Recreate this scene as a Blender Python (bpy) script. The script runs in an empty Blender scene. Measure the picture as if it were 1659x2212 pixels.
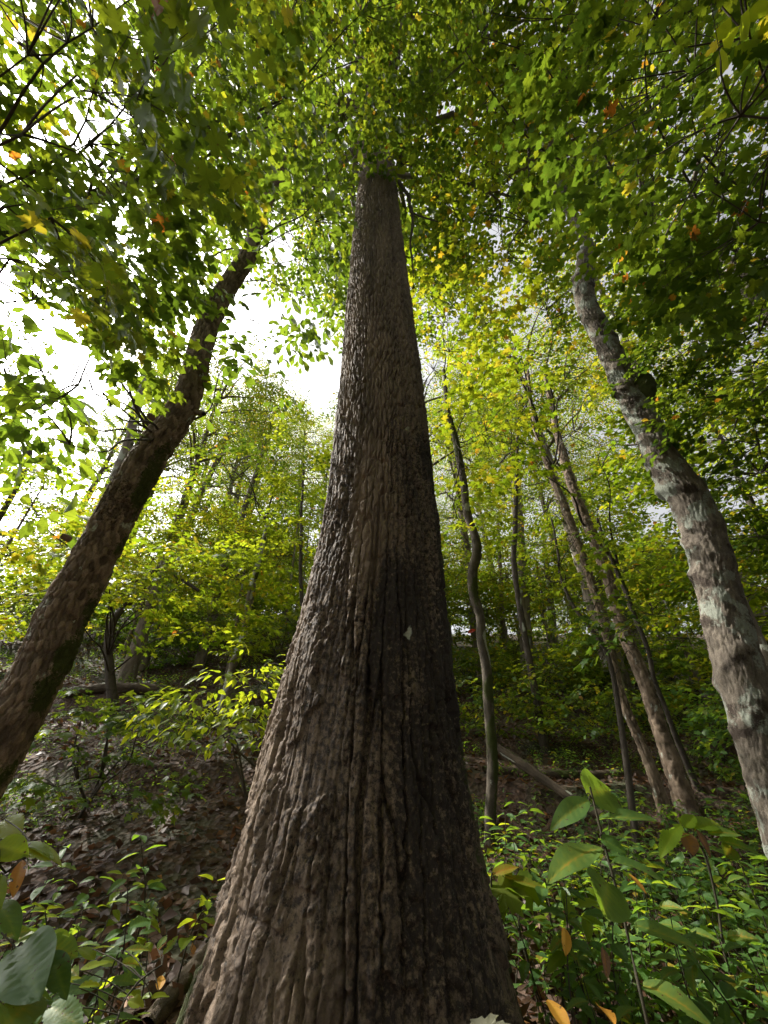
import bpy, math, time
import numpy as np
from mathutils import Vector, Matrix, Quaternion

T0 = time.time()
S = bpy.context.scene
COL = S.collection
R = math.radians

# ------------------------------------------------------------------ camera
PITCH = R(33.0)                 # the lens looks up along the big trunk
EYE = np.array([0.0, 0.0, 1.25])
FV = 830.0                      # focal length, in pixels of a 1659 x 2212 picture
cam = bpy.data.cameras.new('camera')
cam.sensor_fit = 'VERTICAL'
cam.sensor_height = 36.0
cam.sensor_width = 27.0
cam.lens = FV / 2212.0 * 36.0
cam.clip_start = 0.05
cam.clip_end = 2000.0
camo = bpy.data.objects.new('camera', cam)
COL.objects.link(camo)
camo.location = EYE
camo.rotation_euler = (R(90) + PITCH, 0, 0)
S.camera = camo

# ------------------------------------------------------------------ sky and sun
SUN_DIR = Vector((-0.655, 0.330, 0.690)).normalized()
SUN_EL = math.asin(SUN_DIR.z)
SUN_AZ = math.atan2(SUN_DIR.x, SUN_DIR.y)
world = bpy.data.worlds.new('World')
S.world = world
world.use_nodes = True
wn = world.node_tree
wn.nodes.clear()
sky = wn.nodes.new('ShaderNodeTexSky')
sky.sky_type = 'NISHITA'
sky.sun_disc = False
sky.sun_elevation = SUN_EL
sky.sun_rotation = SUN_AZ
sky.air_density = 1.0
sky.dust_density = 8.0
sky.ozone_density = 1.0
hs = wn.nodes.new('ShaderNodeHueSaturation')
hs.inputs['Saturation'].default_value = 0.12
bg = wn.nodes.new('ShaderNodeBackground')
bg.inputs['Strength'].default_value = 0.15
wo = wn.nodes.new('ShaderNodeOutputWorld')
wn.links.new(sky.outputs[0], hs.inputs['Color'])
wn.links.new(hs.outputs[0], bg.inputs['Color'])
wn.links.new(bg.outputs[0], wo.inputs['Surface'])

sun = bpy.data.lights.new('sun', 'SUN')
sun.energy = 5.0
sun.angle = R(0.5)
sun.color = (1.0, 0.95, 0.86)
suno = bpy.data.objects.new('sun', sun)
COL.objects.link(suno)
suno.rotation_euler = SUN_DIR.to_track_quat('Z', 'Y').to_euler()

S.view_settings.view_transform = 'Standard'
S.view_settings.look = 'None'
S.view_settings.gamma = 1.0
S.view_settings.use_curve_mapping = False
S.view_settings.exposure = 1.0
cy = S.cycles
cy.max_bounces = 5
cy.diffuse_bounces = 3
cy.glossy_bounces = 2
cy.transmission_bounces = 4
cy.use_adaptive_sampling = True
cy.adaptive_threshold = 0.02
cy.transparent_max_bounces = 4
cy.caustics_reflective = False
cy.caustics_refractive = False
cy.sample_clamp_indirect = 4.0

# ------------------------------------------------------------------ numbers
CP, SP = math.cos(PITCH), math.sin(PITCH)


def sight(px, py):
    cx, cyy = (px - 829.5) / FV, (1106.0 - py) / FV
    return np.array([cx, CP - SP * cyy, SP + CP * cyy])


def at(px, py, Y):
    """the point of the place seen in that direction, Y metres in front of the lens"""
    d = sight(px, py)
    return EYE + d * (Y / d[1])


def far(px, py, D):
    d = sight(px, py)
    return EYE + d / np.linalg.norm(d) * D


def seen(P):
    q = np.asarray(P) - EYE
    dep = q[..., 1] * CP + q[..., 2] * SP
    up = q[..., 2] * CP - q[..., 1] * SP
    sdep = np.where(dep > 0.05, dep, 0.05)
    return 829.5 + q[..., 0] / sdep * FV, 1106 - up / sdep * FV, dep


def sstep(a, b, x):
    t = np.clip((x - a) / (b - a), 0, 1)
    return t * t * (3 - 2 * t)


def hash2(ix, iy, seed):
    h = (ix.astype(np.int64) * 374761393 + iy.astype(np.int64) * 668265263 + seed * 1442695041) & 0xffffffff
    h = ((h ^ (h >> 13)) * 1274126177) & 0xffffffff
    h = ((h ^ (h >> 16)) * 2246822519) & 0xffffffff
    h = h ^ (h >> 15)
    return (h & 0xffffff) / float(0x1000000)


def noise2(x, y, seed=0):
    x = np.asarray(x, float); y = np.asarray(y, float)
    ix, iy = np.floor(x), np.floor(y)
    fx, fy = x - ix, y - iy
    ux, uy = fx * fx * (3 - 2 * fx), fy * fy * (3 - 2 * fy)
    a = hash2(ix, iy, seed); b = hash2(ix + 1, iy, seed)
    c = hash2(ix, iy + 1, seed); d = hash2(ix + 1, iy + 1, seed)
    return (a + (b - a) * ux + (c - a) * uy + (a - b - c + d) * ux * uy) * 2 - 1


def fbm(x, y, seed=0, o=3):
    s, a, t = 0, 1.0, 0
    for k in range(o):
        s = s + a * noise2(x * 2 ** k, y * 2 ** k, seed + k * 17)
        t += a
        a *= 0.5
    return s / t


def worley(x, y, seed=0, jit=0.9):
    ix, iy = np.floor(x), np.floor(y)
    f1 = np.full(x.shape, 9.0); f2 = np.full(x.shape, 9.0); cid = np.zeros(x.shape)
    for dx in (-1, 0, 1):
        for dy in (-1, 0, 1):
            cx_, cy_ = ix + dx, iy + dy
            px = cx_ + 0.5 + (hash2(cx_, cy_, seed) - 0.5) * jit
            py = cy_ + 0.5 + (hash2(cx_, cy_, seed + 7) - 0.5) * jit
            d = np.hypot(px - x, py - y)
            near = d < f1
            f2 = np.where(near, f1, np.minimum(f2, d))
            cid = np.where(near, hash2(cx_, cy_, seed + 13), cid)
            f1 = np.where(near, d, f1)
    return f1, f2, cid


def unit(v):
    return v / np.maximum(np.linalg.norm(v, axis=-1, keepdims=True), 1e-9)


def smooth_path(P, Rr, n):
    """Catmull-Rom through the points, evenly resampled"""
    P = np.asarray(P, float); Rr = np.asarray(Rr, float)
    Q = np.vstack([2 * P[0] - P[1], P, 2 * P[-1] - P[-2]])
    q = np.concatenate([[Rr[0]], Rr, [Rr[-1]]])
    out, ro = [], []
    for i in range(1, len(Q) - 2):
        for t in np.linspace(0, 1, 24, endpoint=False):
            a, b, c, d = Q[i - 1], Q[i], Q[i + 1], Q[i + 2]
            out.append(0.5 * (2 * b + (c - a) * t + (2 * a - 5 * b + 4 * c - d) * t * t + (3 * b - a - 3 * c + d) * t ** 3))
            ro.append(q[i] + (q[i + 1] - q[i]) * t)
    out.append(P[-1]); ro.append(Rr[-1])
    out = np.array(out); ro = np.array(ro)
    s = np.concatenate([[0], np.cumsum(np.linalg.norm(np.diff(out, axis=0), axis=1))])
    if np.isscalar(n):
        t = np.linspace(0, s[-1], n)
    else:
        t = np.asarray(n) * s[-1]
    return np.stack([np.interp(t, s, out[:, k]) for k in range(3)], 1), np.interp(t, s, ro), t


# ------------------------------------------------------------------ objects
def mesh(name, V, F, attrs=None, smooth=False):
    """F: (n,3) or (n,4) index array"""
    me = bpy.data.meshes.new(name)
    V = np.ascontiguousarray(V, np.float32).reshape(-1, 3)
    F = np.ascontiguousarray(F, np.int32)
    k = F.shape[1]
    me.vertices.add(len(V)); me.vertices.foreach_set('co', V.ravel())
    me.loops.add(F.size); me.loops.foreach_set('vertex_index', F.ravel())
    me.polygons.add(len(F))
    me.polygons.foreach_set('loop_start', np.arange(0, F.size, k, dtype=np.int32))
    me.polygons.foreach_set('loop_total', np.full(len(F), k, np.int32))
    me.update(calc_edges=True)
    if smooth:
        me.polygons.foreach_set('use_smooth', np.ones(len(F), bool))
    for nm, a in (attrs or {}).items():
        at_ = me.attributes.new(nm, 'FLOAT', 'POINT')
        at_.data.foreach_set('value', np.ascontiguousarray(a, np.float32).ravel())
    return me


def link(name, me, mat=None, parent=None, M=None):
    o = bpy.data.objects.new(name, me)
    COL.objects.link(o)
    if mat is not None and not me.materials:
        me.materials.append(mat)
    if parent is not None:
        o.parent = parent
    if M is not None:
        o.matrix_basis = M
    return o


def tag(o, label=None, cat=None, group=None, kind=None):
    if label: o['label'] = label
    if cat: o['category'] = cat
    if group: o['group'] = group
    if kind: o['kind'] = kind
    return o


def empty(name, loc=(0, 0, 0)):
    o = bpy.data.objects.new(name, None)
    o.empty_display_size = 0.1
    COL.objects.link(o)
    o.location = loc
    return o


def copy_tree(o, parent=None):
    c = o.copy()
    COL.objects.link(c)
    c.parent = parent
    for ch in list(o.children):
        if ch.get('only_here'):
            continue
        copy_tree(ch, c)
    return c


# ------------------------------------------------------------------ materials
def nodes(name):
    m = bpy.data.materials.new(name)
    m.use_nodes = True
    m.node_tree.nodes.clear()
    return m, m.node_tree


def nn(t, kind, **kw):
    n = t.nodes.new(kind)
    for k, v in kw.items():
        if k in n.inputs:
            n.inputs[k].default_value = v
        else:
            setattr(n, k, v)
    return n


def ramp(t, fac, stops):
    r = t.nodes.new('ShaderNodeValToRGB')
    e = r.color_ramp.elements
    while len(e) < len(stops):
        e.new(0.5)
    for x, (p, c) in zip(e, stops):
        x.position = p
        x.color = (*c, 1)
    t.links.new(fac, r.inputs[0])
    return r.outputs[0]


def mixc(t, fac, a, b, blend='MIX'):
    n = t.nodes.new('ShaderNodeMix')
    n.data_type = 'RGBA'
    n.blend_type = blend
    for sock, v in ((n.inputs[0], fac), (n.inputs[6], a), (n.inputs[7], b)):
        if isinstance(v, bpy.types.NodeSocket):
            t.links.new(v, sock)
        elif isinstance(v, (int, float)):
            sock.default_value = v
        else:
            sock.default_value = (*v, 1)
    return n.outputs[2]


def leaf_mat(name, front, back, rough=0.42, thin=0.5, mottle=40.0):
    m, t = nodes(name)
    a = nn(t, 'ShaderNodeAttribute', attribute_name='lv')
    geo = nn(t, 'ShaderNodeNewGeometry')
    n1 = nn(t, 'ShaderNodeTexNoise', Scale=mottle, Detail=2.0)
    t.links.new(geo.outputs['Position'], n1.inputs['Vector'])
    add = nn(t, 'ShaderNodeMath', operation='MULTIPLY_ADD')
    t.links.new(n1.outputs['Fac'], add.inputs[0])
    add.inputs[1].default_value = 0.16
    sub = nn(t, 'ShaderNodeMath', operation='SUBTRACT')
    t.links.new(a.outputs['Fac'], sub.inputs[0])
    sub.inputs[1].default_value = 0.08
    t.links.new(sub.outputs[0], add.inputs[2])
    c1 = ramp(t, add.outputs[0], front)
    c2 = ramp(t, add.outputs[0], back)
    n2 = nn(t, 'ShaderNodeTexNoise', Scale=mottle * 2.2, Detail=3.0, Roughness=0.6)
    t.links.new(geo.outputs['Position'], n2.inputs['Vector'])
    sp = nn(t, 'ShaderNodeMapRange')
    sp.inputs['From Min'].default_value = 0.66
    sp.inputs['From Max'].default_value = 0.70
    t.links.new(n2.outputs['Fac'], sp.inputs['Value'])
    c1 = mixc(t, sp.outputs[0], c1, (0.10, 0.055, 0.02))
    c2 = mixc(t, sp.outputs[0], c2, (0.12, 0.06, 0.015))
    p = nn(t, 'ShaderNodeBsdfPrincipled', Roughness=rough)
    p.inputs['Specular IOR Level'].default_value = 0.3
    t.links.new(c1, p.inputs['Base Color'])
    tr = nn(t, 'ShaderNodeBsdfTranslucent')
    t.links.new(c2, tr.inputs['Color'])
    mx = nn(t, 'ShaderNodeMixShader', Fac=thin)
    t.links.new(p.outputs[0], mx.inputs[1])
    t.links.new(tr.outputs[0], mx.inputs[2])
    o = nn(t, 'ShaderNodeOutputMaterial')
    t.links.new(mx.outputs[0], o.inputs['Surface'])
    return m


def bark_mat(name, lo, hi, scale=6.0, stretch=4.0, bump=0.02, lichen=(0.42, 0.44, 0.38), stain_shade=(0.035, 0.022, 0.014), moss=(0.046, 0.056, 0.013), rough=0.9, spec=0.25, vary=0.3):
    m, t = nodes(name)
    tc = nn(t, 'ShaderNodeNewGeometry')
    mp = nn(t, 'ShaderNodeMapping')
    mp.inputs['Scale'].default_value = (1, 1, 1.0 / stretch)
    t.links.new(tc.outputs['Position'], mp.inputs['Vector'])
    n1 = nn(t, 'ShaderNodeTexNoise', Scale=scale, Detail=6.0, Roughness=0.65)
    n2 = nn(t, 'ShaderNodeTexNoise', Scale=scale * 14, Detail=4.0, Roughness=0.7)
    n3 = nn(t, 'ShaderNodeTexNoise', Scale=scale * 5, Detail=5.0, Roughness=0.75)
    t.links.new(tc.outputs['Position'], n3.inputs['Vector'])
    t.links.new(mp.outputs[0], n1.inputs['Vector'])
    t.links.new(tc.outputs['Position'], n2.inputs['Vector'])
    mid = tuple((a + b) * 0.5 for a, b in zip(lo, hi))
    c = ramp(t, n1.outputs['Fac'], [(0.3, lo), (0.5, mid), (0.72, hi)])
    cv = nn(t, 'ShaderNodeAttribute', attribute_name='cell')
    vv = nn(t, 'ShaderNodeMapRange')
    vv.inputs['To Min'].default_value = 1.0 - vary
    vv.inputs['To Max'].default_value = 1.0 + vary
    t.links.new(cv.outputs['Fac'], vv.inputs['Value'])
    c = mixc(t, 1.0, c, vv.outputs[0], 'MULTIPLY')
    g = ramp(t, n2.outputs['Fac'], [(0.25, (0.6, 0.6, 0.6)), (0.75, (1.35, 1.33, 1.3))])
    c = mixc(t, 1.0, c, g, 'MULTIPLY')
    for nm, colr in (('stain_shade', stain_shade), ('lichen', lichen), ('moss', moss)):
        a = nn(t, 'ShaderNodeAttribute', attribute_name=nm)
        brk = nn(t, 'ShaderNodeMath', operation='MULTIPLY_ADD')
        t.links.new(n3.outputs['Fac'], brk.inputs[0])
        brk.inputs[1].default_value = 2.2
        brk.inputs[2].default_value = -1.1
        sm = nn(t, 'ShaderNodeMath', operation='ADD')
        t.links.new(a.outputs['Fac'], sm.inputs[0])
        t.links.new(brk.outputs[0], sm.inputs[1])
        mr = nn(t, 'ShaderNodeMapRange')
        mr.inputs['From Min'].default_value = 0.35
        mr.inputs['From Max'].default_value = 0.65
        t.links.new(sm.outputs[0], mr.inputs['Value'])
        gg = mixc(t, 1.0, colr, g, 'MULTIPLY')
        c = mixc(t, mr.outputs[0], c, gg)
    p = nn(t, 'ShaderNodeBsdfPrincipled', Roughness=rough)
    p.inputs['Specular IOR Level'].default_value = spec
    t.links.new(c, p.inputs['Base Color'])
    b = nn(t, 'ShaderNodeBump', Strength=0.8, Distance=bump)
    t.links.new(n2.outputs['Fac'], b.inputs['Height'])
    t.links.new(b.outputs[0], p.inputs['Normal'])
    o = nn(t, 'ShaderNodeOutputMaterial')
    t.links.new(p.outputs[0], o.inputs['Surface'])
    return m


GREEN_F = [(0.0, (0.030, 0.075, 0.012)), (0.45, (0.055, 0.115, 0.014)), (0.8, (0.10, 0.15, 0.016)), (0.93, (0.24, 0.20, 0.02)), (1.0, (0.25, 0.09, 0.02))]
GREEN_B = [(0.0, (0.095, 0.17, 0.012)), (0.45, (0.205, 0.285, 0.016)), (0.8, (0.42, 0.45, 0.018)), (0.93, (0.62, 0.48, 0.03)), (1.0, (0.55, 0.18, 0.02))]
M = {}
M['maple'] = leaf_mat('maple_leaf', GREEN_F, GREEN_B)
M['lime'] = leaf_mat('lime_maple_leaf', GREEN_F, [(0.0, (0.16, 0.27, 0.012)), (0.45, (0.30, 0.42, 0.014)), (0.8, (0.50, 0.53, 0.018)), (0.93, (0.62, 0.48, 0.03)), (1.0, (0.55, 0.18, 0.02))])
M['oak'] = leaf_mat('oak_leaf', [(0, (0.035, 0.08, 0.018)), (0.6, (0.06, 0.12, 0.02)), (1, (0.11, 0.15, 0.02))],
                    [(0, (0.13, 0.22, 0.016)), (0.6, (0.25, 0.35, 0.02)), (1, (0.44, 0.5, 0.03))])
M['yellowing'] = leaf_mat('yellowing_leaf', [(0, (0.05, 0.10, 0.014)), (0.4, (0.10, 0.14, 0.015)), (0.75, (0.2, 0.19, 0.02)), (1, (0.3, 0.15, 0.02))],
                          [(0, (0.22, 0.36, 0.015)), (0.4, (0.40, 0.48, 0.02)), (0.75, (0.62, 0.52, 0.025)), (1, (0.65, 0.32, 0.02))])
M['herb'] = leaf_mat('herb_leaf', [(0, (0.04, 0.095, 0.03)), (0.6, (0.075, 0.15, 0.035)), (0.9, (0.14, 0.19, 0.03)), (1, (0.3, 0.22, 0.03))],
                     [(0, (0.13, 0.27, 0.02)), (0.6, (0.30, 0.45, 0.025)), (0.9, (0.42, 0.5, 0.03)), (1, (0.6, 0.42, 0.03))], rough=0.48)
M['bright'] = leaf_mat('bright_leaf', [(0, (0.08, 0.15, 0.012)), (1, (0.16, 0.2, 0.015))], [(0, (0.42, 0.56, 0.02)), (1, (0.68, 0.68, 0.03))], rough=0.38)
M['dead'] = leaf_mat('dead_leaf', [(0, (0.035, 0.018, 0.011)), (0.5, (0.075, 0.038, 0.022)), (0.85, (0.15, 0.085, 0.05)), (1, (0.27, 0.12, 0.03))],
                     [(0, (0.06, 0.03, 0.012)), (0.6, (0.16, 0.07, 0.03)), (1, (0.35, 0.14, 0.03))], rough=0.55, thin=0.25)
M['orange'] = leaf_mat('orange_leaf', [(0, (0.34, 0.10, 0.02)), (1, (0.42, 0.22, 0.03))], [(0, (0.6, 0.2, 0.03)), (1, (0.75, 0.45, 0.05))], rough=0.5, thin=0.4)
M['pale_leaf'] = leaf_mat('pale_leaf', [(0.3, (0.07, 0.065, 0.035)), (0.6, (0.13, 0.13, 0.09))], [(0, (0.3, 0.33, 0.15)), (1, (0.4, 0.4, 0.2))], rough=0.6, thin=0.2)
M['red'] = leaf_mat('red_leaf', [(0, (0.25, 0.02, 0.012)), (1, (0.33, 0.05, 0.015))], [(0, (0.5, 0.03, 0.015)), (1, (0.6, 0.10, 0.02))], rough=0.45)
M['giant'] = bark_mat('furrowed_bark', (0.072, 0.048, 0.032), (0.235, 0.175, 0.125), 7, 6, 0.008, stain_shade=(0.024, 0.016, 0.012), spec=0.4, rough=0.75)  # near-black tone also carries the shade painted on the right side
M['flaky'] = bark_mat('flaky_bark', (0.10, 0.070, 0.047), (0.26, 0.20, 0.148), 9, 2, 0.010, vary=0.5)
M['pale'] = bark_mat('pale_lichened_bark', (0.065, 0.053, 0.042), (0.17, 0.145, 0.115), 8, 1.3, 0.010, lichen=(0.20, 0.215, 0.18), stain_shade=(0.045, 0.034, 0.026))
M['mossy'] = bark_mat('dark_mossy_bark', (0.045, 0.038, 0.028), (0.13, 0.108, 0.082), 12, 1.5, 0.008, lichen=(0.36, 0.36, 0.31))
M['bark'] = bark_mat('grey_brown_bark', (0.10, 0.08, 0.06), (0.27, 0.23, 0.19), 7, 3, 0.012)
M['twig'] = bark_mat('dark_twig_bark', (0.035, 0.028, 0.022), (0.09, 0.075, 0.06), 20, 2, 0.003)
M['log'] = bark_mat('old_log_bark', (0.045, 0.034, 0.024), (0.12, 0.092, 0.066), 8, 1, 0.010)
M['stem'] = bark_mat('dark_plant_stem', (0.022, 0.022, 0.014), (0.06, 0.05, 0.03), 40, 2, 0.001)


def ground_mat():
    m, t = nodes('forest_floor')
    g = nn(t, 'ShaderNodeNewGeometry')
    v = nn(t, 'ShaderNodeTexVoronoi', Scale=16.0, Randomness=1.0)
    n1 = nn(t, 'ShaderNodeTexNoise', Scale=0.7, Detail=5.0)
    n2 = nn(t, 'ShaderNodeTexNoise', Scale=30.0, Detail=5.0, Roughness=0.7)
    for x in (v, n1, n2):
        t.links.new(g.outputs['Position'], x.inputs['Vector'])
    c = ramp(t, n2.outputs['Fac'], [(0.3, (0.022, 0.014, 0.010)), (0.55, (0.055, 0.032, 0.020)), (0.8, (0.11, 0.066, 0.040))])
    sp = nn(t, 'ShaderNodeSeparateColor')
    t.links.new(v.outputs['Color'], sp.inputs[0])
    k = ramp(t, sp.outputs[0], [(0, (0.6, 0.55, 0.5)), (0.5, (1.0, 0.9, 0.85)), (1, (1.7, 1.45, 1.2))])
    c = mixc(t, 0.8, c, k, 'MULTIPLY')
    w = ramp(t, n1.outputs['Fac'], [(0.5, (0, 0, 0)), (0.68, (1, 1, 1))])
    c = mixc(t, w, c, (0.03, 0.042, 0.012))
    p = nn(t, 'ShaderNodeBsdfPrincipled', Roughness=0.9)
    t.links.new(c, p.inputs['Base Color'])
    b = nn(t, 'ShaderNodeBump', Strength=0.9, Distance=0.03)
    t.links.new(v.outputs['Distance'], b.inputs['Height'])
    t.links.new(b.outputs[0], p.inputs['Normal'])
    o = nn(t, 'ShaderNodeOutputMaterial')
    t.links.new(p.outputs[0], o.inputs['Surface'])
    return m


M['ground'] = ground_mat()

# ------------------------------------------------------------------ the ground
def height(x, y):
    x = np.asarray(x, float); y = np.asarray(y, float)
    t = np.minimum(y, 46 + 0.1 * (y - 46)) - 4.0
    h = 0.28 * (np.sqrt(t * t + 2.25) + t) / 2
    h = h + 0.06 * np.clip(np.minimum(y, 44) - 10, 0, 40)
    h = h + 0.02 * np.clip(-x, 0, 30) * sstep(3, 9, y) + 0.13 * np.clip(np.minimum(y, 20) - 4.2, 0, 20) * sstep(-0.3, -2.2, x)
    c = y + 0.9 * noise2(x * 0.3, y * 0.1, 5) + 0.25 * noise2(x * 1.3, y * 0.4, 6)
    for c0, amp in ((6.9, 0.34), (9.6, 0.55), (13.5, 0.4)):
        k = amp * (0.75 + 0.5 * noise2(x * 0.4, y * 0, int(c0 * 10)))
        h = h + k * (sstep(-0.12, 0.12, c - c0) - sstep(-1.6, 1.6, c - c0))
    h = h + 0.07 * fbm(x * 0.8, y * 0.8, 3) + 0.02 * noise2(x * 4, y * 4, 9)
    return h


def build_ground():
    gx = np.sinh(np.linspace(-1, 1, 200) * 4.0) / math.sinh(4.0) * 75
    k = np.linspace(-0.55, 1, 250)
    gy = 4 + np.sinh(k * 3.6) / math.sinh(3.6) * 96
    X, Y = np.meshgrid(gx, gy)
    V = np.stack([X, Y, height(X, Y)], -1)
    n, w = X.shape
    i = np.arange(n * w).reshape(n, w)
    F = np.stack([i[:-1, :-1], i[:-1, 1:], i[1:, 1:], i[1:, :-1]], -1).reshape(-1, 4)
    o = link('ground', mesh('ground', V, F, smooth=True), M['ground'])
    tag(o, 'brown leaf-littered forest floor rising as a hillside', 'ground', kind='structure')
    # the plain beyond the hill, one sheet out to the horizon
    return o


build_ground()

# ------------------------------------------------------------------ trunks
def trunk_mesh(name, P, Rr, rows, nth, bark, front=0.62):
    """P, Rr: control path and radii; rows: positions 0..1 along it; bark(u, s, th, r) gives relief and masks"""
    C, r, s = smooth_path(P, Rr, rows)
    Tn = unit(np.gradient(C, axis=0))
    N1 = unit(np.array([1.0, 0, 0]) - Tn * Tn[:, :1])
    N2 = np.cross(Tn, N1)
    nf = int(nth * front)
    th = np.concatenate([np.linspace(R(165), R(375), nf, endpoint=False), np.linspace(R(375), R(525), nth - nf, endpoint=False)])
    TH, SS = np.meshgrid(th, s)
    RR = np.repeat(r[:, None], nth, 1)
    U = TH * float(np.median(r[: max(2, len(r) // 3)]))
    d, masks = bark(U, SS, TH, RR)
    rad = RR + d
    V = C[:, None, :] + rad[..., None] * (np.cos(TH)[..., None] * N1[:, None, :] + np.sin(TH)[..., None] * N2[:, None, :])
    n = len(s)
    i = np.arange(n * nth).reshape(n, nth)
    j = np.roll(i, -1, 1)
    F = np.stack([i[:-1], j[:-1], j[1:], i[1:]], -1).reshape(-1, 4)
    return mesh(name, V, F, masks, smooth=True)


def bark_giant(U, S_, TH, RR):
    wu = U + 0.025 * noise2(U * 3, S_ * 0.7, 1) + 0.010 * noise2(U * 9, S_ * 2.5, 2) + 0.006 * noise2(U * 30, S_ * 16, 3) + 0.003 * noise2(U * 70, S_ * 45, 5)
    up = sstep(1.3, 4.0, S_)
    f1, f2, cid = worley(wu / 0.078, S_ / 1.5 + 0.3 * noise2(U * 14, S_ * 2, 4), 21)
    deep = 1 - sstep(0.04, 0.13, f2 - f1)
    g1, g2, gid = worley(wu / 0.040, S_ / 0.42 + 0.3 * noise2(U * 20, S_ * 3, 6), 33)
    mid = 1 - sstep(0.02, 0.13, g2 - g1)
    h1, h2, hid = worley(wu / 0.046 + 3.3 + 0.35 * noise2(U * 16, S_ * 12, 36), S_ / 0.19 + 0.4 * noise2(U * 20, S_ * 6, 16), 35)
    braid = sstep(0.0, 0.36, h2 - h1)
    k1, k2, kid = worley(U / 0.045 + 0.7 * noise2(U * 25, S_ * 25, 8), S_ / 0.075 + 0.6 * noise2(U * 12, S_ * 18, 12), 41)
    crack = 1 - sstep(0.0, 0.10, k2 - k1)
    lowd = -0.050 * deep * (0.35 + 0.9 * cid) - 0.010 * mid * (0.2 + gid) - 0.004 * crack * (kid > 0.55) + 0.028 * (cid - 0.5) + 0.006 * (gid - 0.5)
    upd = 0.026 * (braid - 1) * (0.6 + 0.8 * hid) - 0.007 * crack * (kid > 0.3) + 0.008 * (hid - 0.5) - 0.010 * deep
    d = lowd * (1 - up) + upd * up
    # flakes: stepped plates with ragged edges
    q = fbm(U * 13 + 0.5 * noise2(U * 34, S_ * 26, 73) + 0.25 * noise2(U * 80, S_ * 60, 75), S_ * 2.6 + 0.15 * noise2(U * 40, S_ * 30, 76), 74, 3) * 3.0
    d += 0.0090 * (np.floor(q) + sstep(0.0, 0.07, q - np.floor(q))) * (1 - 0.65 * up)
    # plates that have come off low on the trunk leave shallow smooth scars
    sc = fbm(U * 3.2 + 0.4 * noise2(U * 9, S_ * 9, 71), S_ * 1.9 + 0.25 * noise2(U * 12, S_ * 12, 72), 51, 3)
    scar = sstep(0.20, 0.225, sc) * (1 - sstep(1.6, 2.5, S_))
    d = d * (1 - 0.65 * scar) - 0.018 * scar
    fib = noise2(U * 105 + 1.5 * noise2(U * 18, S_ * 8, 18), S_ * 9, 19)
    d += 0.0022 * fbm(U * 45, S_ * 16, 14, 3) + 0.0028 * fib + 0.0016 * noise2(U * 170, S_ * 90, 15)
    fl = np.exp(-np.maximum(S_ - 0.1, 0) / 0.85)
    d += RR * fl * (0.055 * np.cos(3 * TH + 0.6) + 0.03 * np.cos(5 * TH + 2.0) + 0.015 * np.cos(9 * TH))
    d += RR * 0.02 * np.cos(2 * TH + 1.3 + S_ * 0.3)
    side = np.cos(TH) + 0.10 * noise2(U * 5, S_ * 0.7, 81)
    stain_shade = (0.66 + 0.34 * noise2(U * 5, S_ * 2.2, 82)) * sstep(-0.03, 0.06, side - 0.02) * (1 - sstep(2.8, 5.6, S_))  # right side darker: mostly shade painted into the colour, partly damp bark
    stain_shade = np.maximum(stain_shade, 0.5 * sstep(0.2, 0.6, noise2(U * 2.2, S_ * 0.6, 84)))
    l1, l2, lid = worley(U / 0.11, S_ / 0.2, 91)
    lich = 0.95 * (lid > 0.93) * sstep(0.24, 0.08, l1 + 0.12 * noise2(U * 60, S_ * 40, 92)) * sstep(1.4, 1.9, S_) * (1 - sstep(3.4, 4.5, S_)) * (np.cos(TH) > -0.1)
    moss = 0.75 * sstep(0.88, 1.02, np.cos(TH) + 0.12 * noise2(U * 9, S_ * 3, 93)) * (1 - sstep(1.5, 4.5, S_))
    moss = np.maximum(moss, 0.8 * sstep(0.86, 1.0, -np.cos(TH) + 0.1 * noise2(U * 9, S_ * 5, 94)) * (1 - sstep(0.5, 1.1, S_)))
    return d, {'stain_shade': stain_shade, 'lichen': lich, 'moss': moss, 'cell': 0.6 * cid + 0.4 * kid}


def bark_flaky(moss_side=0.8, seed=0, low=3.0, deep=1.0):
    def f(U, S_, TH, RR):
        wu = U + 0.012 * noise2(U * 12, S_ * 8, seed + 1) + 0.006 * noise2(U * 50, S_ * 40, seed + 21) + 0.12 * S_
        f1, f2, cid = worley(wu / 0.044, S_ / 0.072 + 0.35 * noise2(U * 20, S_ * 14, seed + 2), seed + 3)
        e = sstep(0.03, 0.17, f2 - f1)
        g1, g2, gid = worley(wu / 0.10, S_ / 0.5, seed + 5)
        d = deep * (0.009 * (e - 1) + 0.009 * (cid - 0.5) + 0.005 * (sstep(0, 0.2, g2 - g1) - 1))
        d += 0.012 * RR / 0.2 * fbm(U * 2.5, S_ * 1.6, seed + 7) + 0.0015 * noise2(U * 120, S_ * 90, seed + 8)
        moss = sstep(0.60, 1.0, moss_side * np.cos(TH) + 0.45 * fbm(U * 6, S_ * 4, seed + 9) + 0.10) * (1 - sstep(low, low + 2.0, S_)) * 0.95
        d += moss * 0.010 * (0.6 + 0.6 * noise2(U * 70, S_ * 60, seed + 10))
        lich = 0.8 * sstep(0.35, 0.6, fbm(U * 14, S_ * 8, seed + 11))
        stain_shade = 0.45 * sstep(0.3, 0.6, fbm(U * 3, S_ * 1.2, seed + 12))
        return d, {'stain_shade': stain_shade, 'lichen': lich * 0.75, 'moss': moss, 'cell': cid}
    return f


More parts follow.
